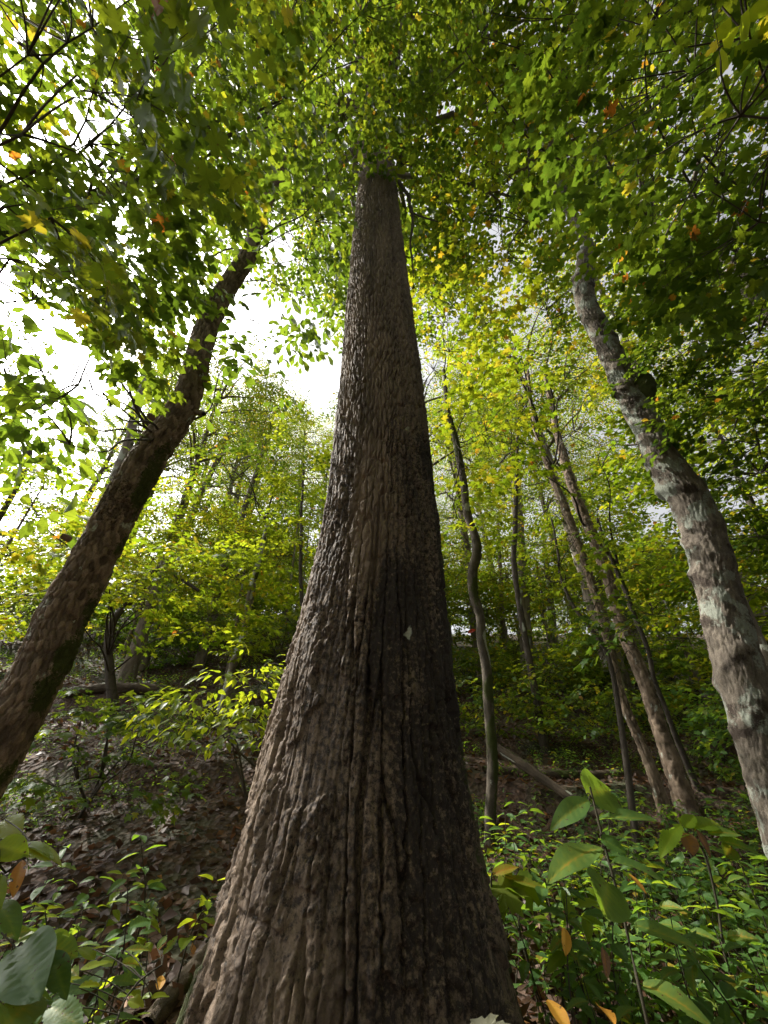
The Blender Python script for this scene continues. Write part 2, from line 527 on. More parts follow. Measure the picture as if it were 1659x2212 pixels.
def bark_pale(seed=0, rings=1.0):
    def f(U, S_, TH, RR):
        q = S_ / 0.36 + 0.55 * noise2(U * 2.6, S_ * 1.1, seed + 1) + 0.22 * np.sin(TH + S_ * 3) + 0.05 * noise2(U * 20, S_ * 10, seed + 31)
        k = q - np.floor(q)
        rid = hash2(np.floor(q), np.floor(q) * 0, seed + 2)
        bump = np.exp(-((k - 0.5) / 0.16) ** 2) * (rid > 0.3) * sstep(-0.5, 0.1, noise2(U * 3.5, S_ * 2.0, seed + 32)) * (0.45 + 0.55 * np.clip(np.cos(TH - 4.6 + rid * 3) + 0.5, 0, 1))
        d = rings * 0.034 * RR / 0.2 * bump * (0.5 + rid)
        d += 0.030 * RR / 0.2 * fbm(U * 4, S_ * 3, seed + 3, 4)
        f1, f2, cid = worley(U / 0.03 + 0.4 * noise2(U * 30, S_ * 30, seed + 4), S_ / 0.05, seed + 5)
        d += 0.009 * (sstep(0.02, 0.14, f2 - f1) - 1) + 0.008 * (cid - 0.5) + 0.002 * noise2(U * 140, S_ * 120, seed + 6)
        cr = np.abs(noise2(U * 9 + 0.5 * noise2(U * 20, S_ * 20, seed + 20), S_ * 2.2, seed + 7))
        d -= 0.014 * np.exp(-(cr / 0.045) ** 2)
        lich = sstep(-0.15, 0.35, fbm(U * 9, S_ * 7.0, seed + 8, 4)) * 0.8
        stain_shade = 0.9 * sstep(0.05, 0.8, 0.35 * np.exp(-((k - 0.36) / 0.10) ** 2) * (rid > 0.45) + 1.2 * fbm(U * 6, S_ * 6, seed + 9, 4))
        lich = lich * (1 - 0.8 * stain_shade)
        moss = 0.95 * sstep(0.50, 0.9, 0.75 * np.cos(TH - 0.4) + 0.6 * fbm(U * 3, S_ * 1.3, seed + 10))
        d += moss * 0.008 * (0.6 + 0.6 * noise2(U * 70, S_ * 60, seed + 11))
        return d, {'stain_shade': stain_shade, 'lichen': lich, 'moss': moss * 0.8, 'cell': cid}
    return f


def bark_simple(seed=0, mossy=0.3, pale=0.2):
    def f(U, S_, TH, RR):
        f1, f2, cid = worley(U / 0.03 + 0.4 * noise2(U * 8, S_ * 4, seed), S_ / 0.14, seed + 1)
        d = np.minimum(RR * 0.06, 0.009) * (sstep(0, 0.35, f2 - f1) - 1) + RR * 0.16 * fbm(U * 5, S_ * 2.6, seed + 2)
        moss = 0.9 * sstep(0.55 - mossy, 0.95 - mossy, fbm(U * 4, S_ * 2.2, seed + 3) + 0.3 * np.cos(TH))
        d += moss * RR * (0.16 + 0.14 * noise2(U * 30, S_ * 30, seed + 8))
        lich = 0.9 * sstep(0.5 - pale, 0.75 - pale, fbm(U * 6, S_ * 3, seed + 4)) * (1 - moss)
        return d, {'stain_shade': lich * 0, 'lichen': lich, 'moss': moss, 'cell': cid}
    return f


def px_path(spec):
    """[(px, py, Y, width in px)] -> points and radii in metres; a wide lens stretches things away from its axis"""
    P, Q = [], []
    n = len(spec)
    for i, a in enumerate(spec):
        p = at(a[0], a[1], a[2])
        _, _, dep = seen(p)
        u, v = spec[max(0, i - 1)], spec[min(n - 1, i + 1)]
        tx, ty = v[0] - u[0], v[1] - u[1]
        L = math.hypot(tx, ty) or 1.0
        wx, wy = -ty / L, tx / L
        cx, cyy = (a[0] - 829.5) / FV, (a[1] - 1106.0) / FV
        rr = math.hypot(cx, cyy)
        k = (wx * cx + wy * cyy) / rr if rr > 1e-6 else 0.0
        f = math.sqrt(k * k * (1 + rr * rr) + 1 - k * k)
        P.append(p); Q.append(a[3] / 2 / FV * float(dep) / f)
    return P, Q


def tubes(P, Rr, sides=3):
    """P (T,n,3), Rr (T,n) -> verts, quads"""
    Tn = unit(np.gradient(P, axis=1))
    ref = np.where(np.abs(Tn[..., 2:3]) < 0.9, np.array([0, 0, 1.0]), np.array([1.0, 0, 0]))
    A = unit(np.cross(Tn, ref)); B = np.cross(Tn, A)
    th = np.arange(sides) / sides * 2 * math.pi
    V = P[:, :, None, :] + Rr[:, :, None, None] * (np.cos(th)[:, None] * A[:, :, None, :] + np.sin(th)[:, None] * B[:, :, None, :])
    T, n = P.shape[:2]
    i = np.arange(T * n * sides).reshape(T, n, sides)
    j = np.roll(i, -1, 2)
    F = np.stack([i[:, :-1], j[:, :-1], j[:, 1:], i[:, 1:]], -1).reshape(-1, 4)
    return V.reshape(-1, 3), F


def zeros_for(V):
    z = np.zeros(len(V))
    return {'cell': z + 0.5}


def one_tube(name, P, Rr, n, sides, mat, parent=None, wiggle=0.0, seed=0):
    C, r, s = smooth_path(P, Rr, n)
    if wiggle:
        for k in range(3):
            C[:, k] += wiggle * noise2(s * 2.2, s * 0 + k * 9.3, seed) * np.linspace(0, 1, n) ** 0.5
    V, F = tubes(C[None], r[None], sides)
    return link(name, mesh(name, V, F, zeros_for(V), smooth=True), mat, parent)


# ------------------------------------------------------------------ leaves
def fan(half, centre):
    """outline (half, from base to tip) -> folded leaf: verts, tris"""
    pts = [centre] + half + [(x, -y) for x, y in half[-2:0:-1]]
    V = np.array([(x, y, 0.0) for x, y in pts])
    V[:, 2] = 0.10 * np.abs(V[:, 1]) - 0.16 * V[:, 0] ** 2 - 0.35 * V[:, 1] ** 2
    n = len(pts) - 1
    F = np.array([(0, 1 + k, 1 + (k + 1) % n) for k in range(n)])
    return V, F[:, [0, 2, 1]]


def strip(xs, ws, fold=0.22, droop=0.22):
    V, F = [], []
    for x, w in zip(xs, ws):
        for s_ in (-1, 0, 1):
            V.append((x, s_ * w, fold * abs(s_ * w) - droop * x * x))
    for k in range(len(xs) - 1):
        a = k * 3
        for c in (0, 1):
            F.append((a + c, a + 3 + c, a + 4 + c)); F.append((a + c, a + 4 + c, a + 1 + c))
    V, F = np.array(V), np.array(F)
    keep = []
    for f in F:
        p = V[f]
        keep.append(np.linalg.norm(np.cross(p[1] - p[0], p[2] - p[0])) > 1e-6)
    return V, F[keep]


LEAF = {
    'maple_far': fan([(0.0, 0.0), (0.10, 0.42), (0.36, 0.26), (0.66, 0.40), (1.0, 0.0)], (0.34, 0.0)),
    'lobed_far': (np.array([(0, 0, 0), (0.12, 0.42, -0.05), (0.62, 0.34, -0.1), (1.0, 0, -0.16), (0.62, -0.34, -0.1), (0.12, -0.42, -0.05)]), np.array([(0, 2, 1), (0, 3, 2), (0, 4, 3), (0, 5, 4)])),
    'maple': fan([(0.0, 0.0), (-0.08, 0.22), (0.06, 0.50), (0.24, 0.27), (0.64, 0.52), (0.62, 0.20), (1.0, 0.0)], (0.30, 0.0)),
    'maple_near': fan([(0.0, 0.0), (-0.10, 0.10), (-0.13, 0.33), (-0.02, 0.36), (0.05, 0.54), (0.16, 0.42), (0.27, 0.46), (0.29, 0.26), (0.45, 0.38),
                       (0.52, 0.55), (0.60, 0.46), (0.76, 0.50), (0.66, 0.32), (0.60, 0.17), (0.78, 0.22), (0.80, 0.10), (1.0, 0.0)], (0.28, 0.0)),
    'oval_far': strip([0, 0.5, 1.0], [0.0, 0.27, 0.0]),
    'litter': (np.array([(0, 0, 0), (0.5, 0.3, 0.09), (1.0, 0, 0.02), (0.45, -0.3, 0.09)]), np.array([(0, 2, 1), (0, 3, 2)])),
    'oval': strip([0, 0.25, 0.6, 1.0], [0.02, 0.22, 0.22, 0.0]),
    'oak': strip([0, 0.10, 0.22, 0.30, 0.44, 0.50, 0.64, 0.70, 0.84, 0.88, 1.0], [0.01, 0.05, 0.14, 0.12, 0.23, 0.20, 0.29, 0.25, 0.26, 0.19, 0.0], 0.3, 0.2),
    'oak_far': strip([0, 0.35, 0.7, 1.0], [0.0, 0.17, 0.27, 0.0]),
}


def leaf_arrays(tpl, pos, dr, nr, size):
    V, F = LEAF[tpl]
    dr = unit(dr)
    side = unit(np.cross(nr, dr))
    nr = np.cross(dr, side)
    k = np.arange(len(pos))
    c1 = hash2(k, k * 0, 3)[:, None] * 0.55 - 0.40
    c2 = hash2(k, k * 0, 4)[:, None] * 1.1 - 0.75
    Z = V[None, :, 2] + c1 * V[None, :, 0] ** 2 + c2 * V[None, :, 1] ** 2
    W = pos[:, None, :] + size[:, None, None] * (V[None, :, 0:1] * dr[:, None] + V[None, :, 1:2] * side[:, None] + Z[..., None] * nr[:, None])
    FF = F[None] + (np.arange(len(pos)) * len(V))[:, None, None]
    return W.reshape(-1, 3), FF.reshape(-1, 3), len(V)


def leaf_mesh(name, tpl, pos, dr, nr, size, lv, mat):
    V, F, k = leaf_arrays(tpl, pos, dr, nr, size)
    me = mesh(name, V, F, {'lv': np.repeat(lv, k)})
    me.materials.append(mat)
    return me


def make_spray(rng, n, L, leaf, flat=0.28):
    """a leafy twig about L metres long: leaf places and twig lines, growing along +X"""
    pos, dr, nr, sz, lines = [], [], [], [], []
    P = [np.zeros(3)]
    d = np.array([1.0, 0, 0.05])
    for k in range(5):
        d = unit(d + rng.normal(0, 0.16, 3) * (1, 1, 0.6) + (0, 0, -0.05))
        P.append(P[-1] + d * L / 5)
    P = np.array(P)
    lines.append(P)
    sub = 5
    for k in range(sub):
        t = 0.18 + 0.75 * k / sub
        b = np.array([np.interp(t * 5, range(6), P[:, c]) for c in range(3)])
        s_ = 1 if k % 2 else -1
        a = s_ * (0.75 + rng.normal(0, 0.18))
        dd = np.array([math.cos(a), math.sin(a), rng.normal(0, 0.12)])
        Q = [b]
        ll = L * (0.55 - 0.32 * t) * rng.uniform(0.8, 1.25)
        for j in range(5):
            dd = unit(dd + rng.normal(0, 0.12, 3))
            Q.append(Q[-1] + dd * ll / 5)
        lines.append(np.array(Q))
    per = max(1, n // len(lines))
    for Q in lines:
        for j in range(per):
            t = 1.0 - 0.85 * (j / per) * rng.uniform(0.85, 1.1)
            t = min(max(t, 0.1), 1.0)
            b = np.array([np.interp(t * 5, range(6), Q[:, c]) for c in range(3)])
            ax = unit(Q[-1] - Q[0])
            a = (1 if j % 2 else -1) * rng.uniform(0.4, 1.3) if t < 0.97 else rng.normal(0, 0.3)
            q = np.array([ax[0] * math.cos(a) - ax[1] * math.sin(a), ax[0] * math.sin(a) + ax[1] * math.cos(a), rng.normal(-0.15, 0.22)])
            q = unit(q)
            pos.append(b + q * leaf * 0.35)
            dr.append(q)
            nr.append(unit(np.array([rng.normal(0, flat), rng.normal(0, flat), 1.0])))
            sz.append(leaf * rng.uniform(0.65, 1.2))
    return np.array(pos), np.array(dr), np.array(nr), np.array(sz), np.array(lines)


SPRAYS = {}


def sprays(key, n, L, leaf, flat=0.28, count=8):
    if key not in SPRAYS:
        rng = np.random.default_rng(abs(hash(key)) % 1000 if False else sum(map(ord, key)))
        SPRAYS[key] = [make_spray(rng, n, L, leaf, flat) for _ in range(count)]
    return SPRAYS[key]


def rot_batch(head, pitch, roll):
    ch, sh = np.cos(head), np.sin(head)
    cp, sp = np.cos(pitch), np.sin(pitch)
    cr, sr = np.cos(roll), np.sin(roll)
    z = np.zeros_like(ch); o = np.ones_like(ch)
    Rx = np.stack([o, z, z, z, cr, -sr, z, sr, cr], -1).reshape(-1, 3, 3)
    Ry = np.stack([cp, z, -sp, z, o, z, sp, z, cp], -1).reshape(-1, 3, 3)
    Rz = np.stack([ch, -sh, z, sh, ch, z, z, z, o], -1).reshape(-1, 3, 3)
    return Rz @ Ry @ Rx


def place_sprays(tpls, org, head, pitch, roll, scale, rng):
    Rm = rot_batch(head, pitch, roll)
    which = rng.integers(0, len(tpls), len(org))
    out = [[], [], [], [], [], []]
    for k, (p, d, n, s, L) in enumerate(tpls):
        sel = which == k
        if not sel.any():
            continue
        Rk, ok, sk = Rm[sel], org[sel], scale[sel]
        out[0].append((ok[:, None] + sk[:, None, None] * np.einsum('sij,lj->sli', Rk, p)).reshape(-1, 3))
        out[1].append(np.einsum('sij,lj->sli', Rk, d).reshape(-1, 3))
        out[2].append(np.einsum('sij,lj->sli', Rk, n).reshape(-1, 3))
        out[3].append((sk[:, None] * s[None]).reshape(-1))
        out[4].append((ok[:, None, None] + sk[:, None, None, None] * np.einsum('sij,tlj->stli', Rk, L)).reshape(-1, 6, 3))
        out[5].append(np.repeat(np.nonzero(sel)[0], len(p)))
    return [np.concatenate(x) for x in out]


def limb_path(rng, p0, p1, n=10, lift=0.25, wig=0.06):
    L = np.linalg.norm(p1 - p0)
    c = p0 + (p1 - p0) * (0.45, 0.45, 0.45) + np.array([0, 0, lift * L])
    t = np.linspace(0, 1, n)[:, None]
    P = (1 - t) ** 2 * p0 + 2 * t * (1 - t) * c + t * t * p1
    for k in (1, 2, 3):
        P += rng.normal(0, wig * L * 0.9 / k, 3) * np.sin(t * math.pi * k)
    return P


def crown(parent, rng, starts, lobes, tpl, spray, mat, lv=(0.45, 0.18), limb_r=0.05, lift=0.2, n_leaf_parts=0, near_tpl=None,
          twig_r=0.006, scale=(0.75, 1.25), keep=None, pitch=0.0, limb_sides=6, local=None, yellow=0.02, layer=0.0, connect=2.6, fine=False):
    """grow limbs from the starts to every lobe, twigs from the limbs, leafy sprays on the twigs.
    lobes: (centre, (rx, ry, rz), number of sprays)"""
    tpls = sprays(*spray)
    starts = np.asarray(starts, float)
    allp, allr = [], []
    off = np.array(local) if local is not None else np.zeros(3)
    LP, SO = [], []
    for c, rad, n in lobes:
        c = np.asarray(c, float); rad = np.asarray(rad, float)
        low = starts[:, 2] <= c[2] + 0.3 * rad[2]
        cand = starts[low] if low.any() else starts
        i = np.argmin(np.linalg.norm(cand - c, axis=1) + 0.6 * np.abs(cand[:, 2] - (c[2] - 0.5 * np.linalg.norm((cand - c)[:, :2], axis=1))))
        p0 = cand[i]
        P = limb_path(rng, p0, c, 12, lift)
        LP.append(P)
        q = rng.normal(size=(n, 3))
        q = unit(q) * rng.uniform(0.25, 1.0, (n, 1)) ** 0.5
        o = c + q * rad
        if layer:
            o[:, 2] = c[2] + np.round((o[:, 2] - c[2]) / layer) * layer + rng.normal(0, layer * 0.12, n)
        SO.append(o)
        Ln = np.linalg.norm(c - p0)
        r = limb_r * (0.5 + 0.5 * min(1.5, Ln / 3.0)) * np.linspace(1, 0.22, 12)
        V, F = tubes(P[None] - off, r[None], limb_sides)
        link('limb', mesh('limb', V, F, zeros_for(V), smooth=True), M['twig'] if limb_r < 0.05 else M['bark'], parent)
    org = np.concatenate(SO)
    LPs = np.concatenate(LP)
    if keep is not None:
        org = org[keep(org)]
    # nearest limb point
    idx = np.empty(len(org), int)
    for a in range(0, len(org), 400):
        idx[a:a + 400] = np.argmin(np.linalg.norm(org[a:a + 400, None] - LPs[None], axis=2), axis=1)
    b = LPs[idx]
    dv = org - b
    D = np.linalg.norm(dv, axis=1)
    head = np.arctan2(dv[:, 1], dv[:, 0]) + rng.normal(0, 0.5, len(org))
    pit = pitch + rng.normal(0, 0.18, len(org))
    rol = rng.normal(0, 0.2, len(org))
    sc = rng.uniform(scale[0], scale[1], len(org))
    pos, dr, nr, sz, lines, who = place_sprays(tpls, org, head, pit, rol, sc, rng)
    # twigs
    m = D < connect
    t = np.linspace(0, 1, 5)[None, :, None]
    mid = (b + org) / 2 + np.array([0, 0, 1.0]) * (0.12 * D)[:, None] + rng.normal(0, 0.06, org.shape) * D[:, None]
    TP = (1 - t) ** 2 * b[:, None] + 2 * t * (1 - t) * mid[:, None] + t * t * org[:, None]
    TR = np.linspace(1.7, 1.0, 5)[None] * np.full((len(org), 1), twig_r)
    V1, F1 = tubes(TP[m] - off, TR[m], 3)
    if not fine:
        lines = lines[::6][:, ::2]
    else:
        lines = lines[:, ::2][:, :3]
    V2, F2 = tubes(lines[:, ::1] - off, np.linspace(1.0, 0.35, lines.shape[1])[None] * np.full((len(lines), 1), twig_r * 0.55), 3)
    V = np.concatenate([V1, V2]); F = np.concatenate([F1, F2 + len(V1)])
    tw = link('twigs', mesh('twigs', V, F, zeros_for(V)), M['twig'], parent)
    tw['kind'] = 'stuff'
    v = np.clip(rng.normal(lv[0], lv[1], len(pos)) + 0.12 * (np.asarray(rng.normal(size=len(org))))[who], 0, 0.9)
    odd = rng.random(len(pos)) < yellow
    v[odd] = rng.uniform(0.88, 1.0, odd.sum())
    if n_leaf_parts:
        px, py, dep = seen(pos)
        ok = (dep > 0.3) & (px > -20) & (px < 1680) & (py > -20) & (py < 2230)
        score = np.where(ok, sz / np.maximum(dep, 0.3), 0)
        top = np.argsort(-score)[:n_leaf_parts]
        leaf_parts(parent, near_tpl or tpl, pos[top] - off, dr[top], nr[top], sz[top], v[top], mat, rng)
        k = np.ones(len(pos), bool); k[top] = False
        pos, dr, nr, sz, v = pos[k], dr[k], nr[k], sz[k], v[k]
    me = leaf_mesh('crown', tpl, pos - off, dr, nr, sz, v, mat)
    o = link('crown', me, None, parent)
    o['kind'] = 'stuff'
    return len(pos)


def clear_of(*wedges):
    """no twigs grow across the open views to a standing trunk: (bearing in degrees, half width, reach in metres)"""
    def f(o):
        b = np.degrees(np.arctan2(o[:, 0], o[:, 1])); h = np.hypot(o[:, 0], o[:, 1])
        k = np.ones(len(o), bool)
        for c, w, r in wedges:
            k &= ~((np.abs(b - c) < w) & (h < r))
        return k
    return f


VARIANT = {}


def leaf_variants(tpl, mat):
    key = (tpl, mat.name)
    if key not in VARIANT:
        out = []
        for q, lvv in enumerate(np.repeat(np.linspace(0.1, 1.0, 10), 3)):
            V, F = LEAF[tpl]
            V = V.copy()
            V[:, 2] += (-0.35, 0.1, -0.15)[q % 3] * V[:, 0] ** 2 + (0.2, -0.7, -0.35)[q % 3] * V[:, 1] ** 2 + (0.12, -0.1, 0.2)[q % 3] * V[:, 0] * V[:, 1]
            me = mesh('leaf', V, F, {'lv': np.full(len(V), lvv)})
            me.materials.append(mat)
            out.append(me)
        VARIANT[key] = out
    return VARIANT[key]


def leaf_matrix(p, d, n, s):
    d = Vector(d).normalized()
    side = Vector(n).cross(d).normalized()
    nz = d.cross(side)
    return Matrix(((d.x * s, side.x * s, nz.x * s, p[0]), (d.y * s, side.y * s, nz.y * s, p[1]), (d.z * s, side.z * s, nz.z * s, p[2]), (0, 0, 0, 1)))


def leaf_parts(parent, tpl, pos, dr, nr, sz, v, mat, rng):
    ms = leaf_variants(tpl, mat)
    for i in range(len(pos)):
        me = ms[int(np.clip(round((v[i] - 0.1) / 0.1), 0, 9)) * 3 + i % 3]
        link('leaf', me, None, parent, leaf_matrix(pos[i], dr[i], nr[i], sz[i]))


def random_lobes(rng, c, rad, n, lr, per):
    out = []
    for k in range(n):
        q = unit(rng.normal(size=3)) * rng.uniform(0.35, 1.0) ** 0.5
        s_ = rng.uniform(0.75, 1.3)
        out.append((np.asarray(c) + q * np.asarray(rad), np.array(lr) * s_, int(per * s_)))
    return out


print('setup', round(time.time() - T0, 1))
# ------------------------------------------------------------------ 1 the giant
def build_giant():
    rng = np.random.default_rng(1)
    base = (-0.15, 2.75, float(height(-0.15, 2.75)))
    t = empty('giant_tree', base)
    o = np.array(base)
    z0 = base[2]
    prof = [(-0.15, -0.25, 0.86), (-0.15, 0.15, 0.76), (-0.145, 0.6, 0.665), (-0.125, 1.25, 0.575), (-0.075, 2.1, 0.51), (-0.03, 3.0, 0.475), (-0.03, 4.5, 0.455),
            (-0.06, 6.0, 0.435), (-0.11, 9.0, 0.385), (-0.15, 12.0, 0.335), (-0.18, 16.0, 0.30), (-0.1, 20.0, 0.22), (0.1, 25.0, 0.12)]
    P = [np.array([x, 2.75 + 0.0 * z, z + z0]) - o for x, z, r in prof]
    Rr = [r for x, z, r in prof]
    # rows spaced as the eye sees them: dense low, sparse high
    zz = np.linspace(0, 1, 855)
    rows = np.interp(zz, [0, 0.06, 0.47, 0.69, 0.94, 1.0], [0, 0.028, 0.15, 0.257, 0.483, 1.0])
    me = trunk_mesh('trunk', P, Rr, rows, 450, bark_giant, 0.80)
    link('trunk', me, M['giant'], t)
    # dead limbs seen against the leaves
    def dead(name, spec, n=14, sides=8, wig=0.02, seed=0, mat='bark'):
        PP, QQ = px_path(spec)
        return one_tube(name, [p - o for p in PP], QQ, n, sides, M[mat], t, wig, seed)
    b = dead('dead_branch', [(845, 300, 2.9, 22), (890, 282, 2.85, 18), (935, 260, 2.75, 15), (978, 243, 2.7, 11)], seed=3)
    dead('branch_stub', [(858, 372, 2.85, 20), (872, 380, 2.75, 17), (890, 381, 2.7, 14)], seed=4)
    dead('hanging_branch', [(862, 392, 2.6, 9), (884, 430, 2.5, 8), (890, 480, 2.5, 7), (888, 530, 2.5, 5), (889, 600, 2.5, 2.5)], 22, 6, 0.03, 5, 'twig')
    dead('hanging_branch', [(888, 458, 2.5, 5), (915, 470, 2.45, 5), (945, 480, 2.4, 3)], 12, 6, 0.02, 6, 'twig')
    starts = [np.array([-0.15, 2.75, z]) for z in (11, 12.5, 14, 15.5, 17, 18.5, 20, 22, 24)]
    lobes = random_lobes(rng, (-0.2, 3.4, 18.5), (5.6, 5.2, 5.0), 46, (1.8, 1.8, 1.2), 19)
    crown(t, rng, starts, lobes, 'lobed_far', ('giant', 42, 1.15, 0.13, 0.4), M['maple'], lv=(0.42, 0.18), limb_r=0.11, lift=0.1, twig_r=0.012, local=o)
    tag(t, 'giant furrowed grey-brown tree trunk tapering up through the centre', 'tree')


build_giant()
print('giant', round(time.time() - T0, 1))


# ------------------------------------------------------------------ 2 the tree on the left
def build_left():
    rng = np.random.default_rng(2)
    base = np.array([-2.78, 2.95, float(height(-2.78, 2.95))])
    t = empty('leaning_tree', base)
    P, Q = px_path([(56, 1505, 2.95, 122), (132, 1337, 2.95, 112), (187, 1237, 2.95, 104), (240, 1137, 2.95, 93), (309, 1007, 2.95, 84), (350, 945, 2.95, 77), (385, 897, 2.95, 69), (412, 837, 2.95, 61), (437, 737, 2.95, 57),
                    (463, 668, 2.95, 54), (505, 600, 2.95, 46), (537, 550, 2.95, 39), (552, 500, 2.97, 33), (575, 440, 3.0, 30), (600, 390, 3.03, 26), (620, 350, 3.05, 23), (650, 290, 3.1, 18), (690, 190, 3.2, 13), (715, 100, 3.3, 9)])
    P = [np.array([-2.80, 2.95, base[2] - 0.2]), np.array([-2.76, 2.95, base[2] + 0.35])] + P
    Q = [0.30, 0.245] + Q
    rows = np.interp(np.linspace(0, 1, 900), [0, 0.12, 0.7, 0.9, 1], [0, 0.06, 0.30, 0.5, 1.0])
    link('trunk', trunk_mesh('trunk', [p - base for p in P], Q, rows, 140, bark_flaky(0.75, 100, 3.2, 1.7), 0.72), M['flaky'], t)
    # broken fork and old branch collars
    P2, Q2 = px_path([(545, 545, 2.93, 30), (540, 505, 2.85, 17), (537, 472, 2.8, 12)])
    one_tube('broken_stub', [p - base for p in P2], Q2, 10, 9, M['bark'], t, 0.02, 8)
    for px, py, w, dx, dy in ((440, 660, 30, -18, -14), (335, 905, 16, -16, -10), (425, 890, 14, 16, 4), (150, 1165, 16, -16, -8)):
        P2, Q2 = px_path([(px, py, 2.95, w), (px + dx * 0.6, py + dy * 0.6, 2.9, w * 0.95), (px + dx, py + dy, 2.88, w * 0.7)])
        one_tube('branch_stub', [p - base for p in P2], Q2, 6, 9, M['flaky'], t, 0.008, px)
    starts = [at(537, 550, 2.95), at(575, 440, 3.0), at(600, 390, 3.03), at(650, 290, 3.1), at(505, 600, 2.95), at(463, 668, 2.95), at(350, 945, 2.95)]
    L = []
    for px, py, D, r, n in ((680, 480, 8.2, 0.8, 10), (710, 400, 9.0, 0.9, 12), (610, 290, 12.5, 1.2, 14), (700, 290, 12.5, 1.2, 14), (640, 630, 7.2, 0.5, 4), (660, 560, 7.6, 0.6, 7),
                            (370, 600, 9.5, 0.9, 9), (290, 520, 7.4, 0.9, 13), (430, 420, 10.8, 1.0, 11), (220, 690, 5.4, 0.7, 8), (60, 640, 6.0, 0.8, 5), (170, 830, 3.9, 0.45, 7), (240, 880, 3.7, 0.4, 6),
                            (150, 960, 3.5, 0.4, 5), (440, 320, 11.5, 1.2, 12), (540, 200, 13.5, 1.5, 14), (700, 150, 14.5, 1.5, 14), (520, 790, 6.6, 0.3, 3), (570, 700, 7.0, 0.35, 4), (90, 800, 4.8, 0.6, 7), (60, 900, 5.4, 0.6, 7)):
        L.append((far(px, py, D), (r, r, r * 0.7), n if D < 5 else int(n * 1.5)))
    crown(t, rng, starts, L, 'oak_far', near_tpl='oak', fine=True, keep=clear_of((-39, 8, 3.4)), spray=('oak', 22, 0.75, 0.17, 0.45), mat=M['oak'], lv=(0.4, 0.2), limb_r=0.02, lift=0.05, n_leaf_parts=280, twig_r=0.005, local=base, yellow=0.0)
    tag(t, 'slanting tree with small flaky bark plates and a mossy right flank, beside the left edge', 'tree')


build_left()


# ------------------------------------------------------------------ 3 the tree on the right
def build_right():
    rng = np.random.default_rng(3)
    P, Q = px_path([(1702, 1800, 3.2, 118), (1665, 1676, 3.2, 116), (1635, 1575, 3.2, 114), (1606, 1473, 3.2, 112), (1587, 1413, 3.2, 109), (1570, 1348, 3.2, 106), (1546, 1251, 3.2, 100), (1524, 1171, 3.2, 96), (1494, 1090, 3.2, 93), (1462, 1040, 3.2, 92),
                    (1425, 985, 3.2, 75), (1402, 929, 3.2, 68), (1376, 880, 3.2, 68), (1340, 812, 3.2, 57), (1312, 745, 3.2, 52), (1288, 700, 3.2, 51), (1264, 650, 3.2, 48), (1261, 600, 3.2, 45), (1266, 550, 3.2, 39), (1258, 500, 3.2, 30), (1227, 450, 3.22, 23),
                    (1208, 400, 3.25, 20), (1183, 350, 3.3, 18), (1148, 300, 3.35, 13), (1135, 250, 3.4, 10), (1125, 150, 3.5, 7), (1116, 40, 3.6, 5)])
    base = np.array([P[0][0] + 0.05, 3.2, float(height(P[0][0], 3.2))])
    t = empty('lichened_tree', base)
    P = [np.array([base[0] + 0.03, 3.2, base[2] - 0.2]), np.array([base[0] + 0.02, 3.2, base[2] + 0.3])] + P
    Q = [0.28, 0.235] + Q
    rows = np.interp(np.linspace(0, 1, 900), [0, 0.1, 0.7, 0.9, 1], [0, 0.04, 0.30, 0.5, 1.0])
    link('trunk', trunk_mesh('trunk', [p - base for p in P], Q, rows, 136, bark_pale(200), 0.72), M['pale'], t)
    # the mossy knot high on its outer side
    bm_p, bm_q = px_path([(1362, 812, 3.12, 40), (1385, 828, 3.1, 56), (1398, 850, 3.1, 50), (1404, 868, 3.1, 20)])
    C, r, s = smooth_path(bm_p, bm_q, 30)
    V, F = tubes(C[None] - base, r[None], 30)
    nrm = unit(V - np.repeat(C - base, 30, 0))
    V = V + nrm * (0.022 * fbm(V[:, 0] * 30, V[:, 2] * 30, 5)[:, None])
    link('mossy_knot', mesh('mossy_knot', V, F, {'cell': np.full(len(V), 0.4), 'moss': np.full(len(V), 0.9)}, smooth=True), M['pale'], t)
    starts = [at(1145, 280, 3.35), at(1178, 345, 3.3), at(1212, 410, 3.25), at(1135, 200, 3.4), at(1125, 80, 3.5)]
    L = []
    for px, py, D, r, n in ((1330, 300, 15, 1.8, 12), (1250, 200, 16, 1.8, 14), (1400, 180, 16, 2.0, 14), (1150, 130, 17, 2.0, 14), (1030, 200, 16, 1.8, 14), (1480, 330, 15, 1.8, 12),
                            (1060, 350, 14, 1.4, 12), (1330, 60, 18, 2.2, 14), (1500, 80, 18, 2.2, 14), (1140, 480, 12, 1.1, 7), (1000, 470, 14, 1.3, 9), (1090, 560, 13, 1.0, 5)):
        L.append((far(px, py, D), (r, r, r * 0.7), int(n * 1.6)))
    crown(t, rng, starts, L, 'lobed_far', ('rtree', 42, 1.1, 0.125, 0.45), M['yellowing'], lv=(0.25, 0.16), limb_r=0.05, lift=0.08, twig_r=0.009, local=base)
    P2, Q2 = px_path([(1175, 390, 3.2, 7), (1140, 330, 3.2, 8), (1128, 230, 3.3, 9), (1118, 120, 3.4, 9), (1115, 0, 3.5, 8)])
    tag(t, 'sinuous tree with pale lichen patches and raised rings on its bark', 'tree')


build_right()
print('big three', round(time.time() - T0, 1))


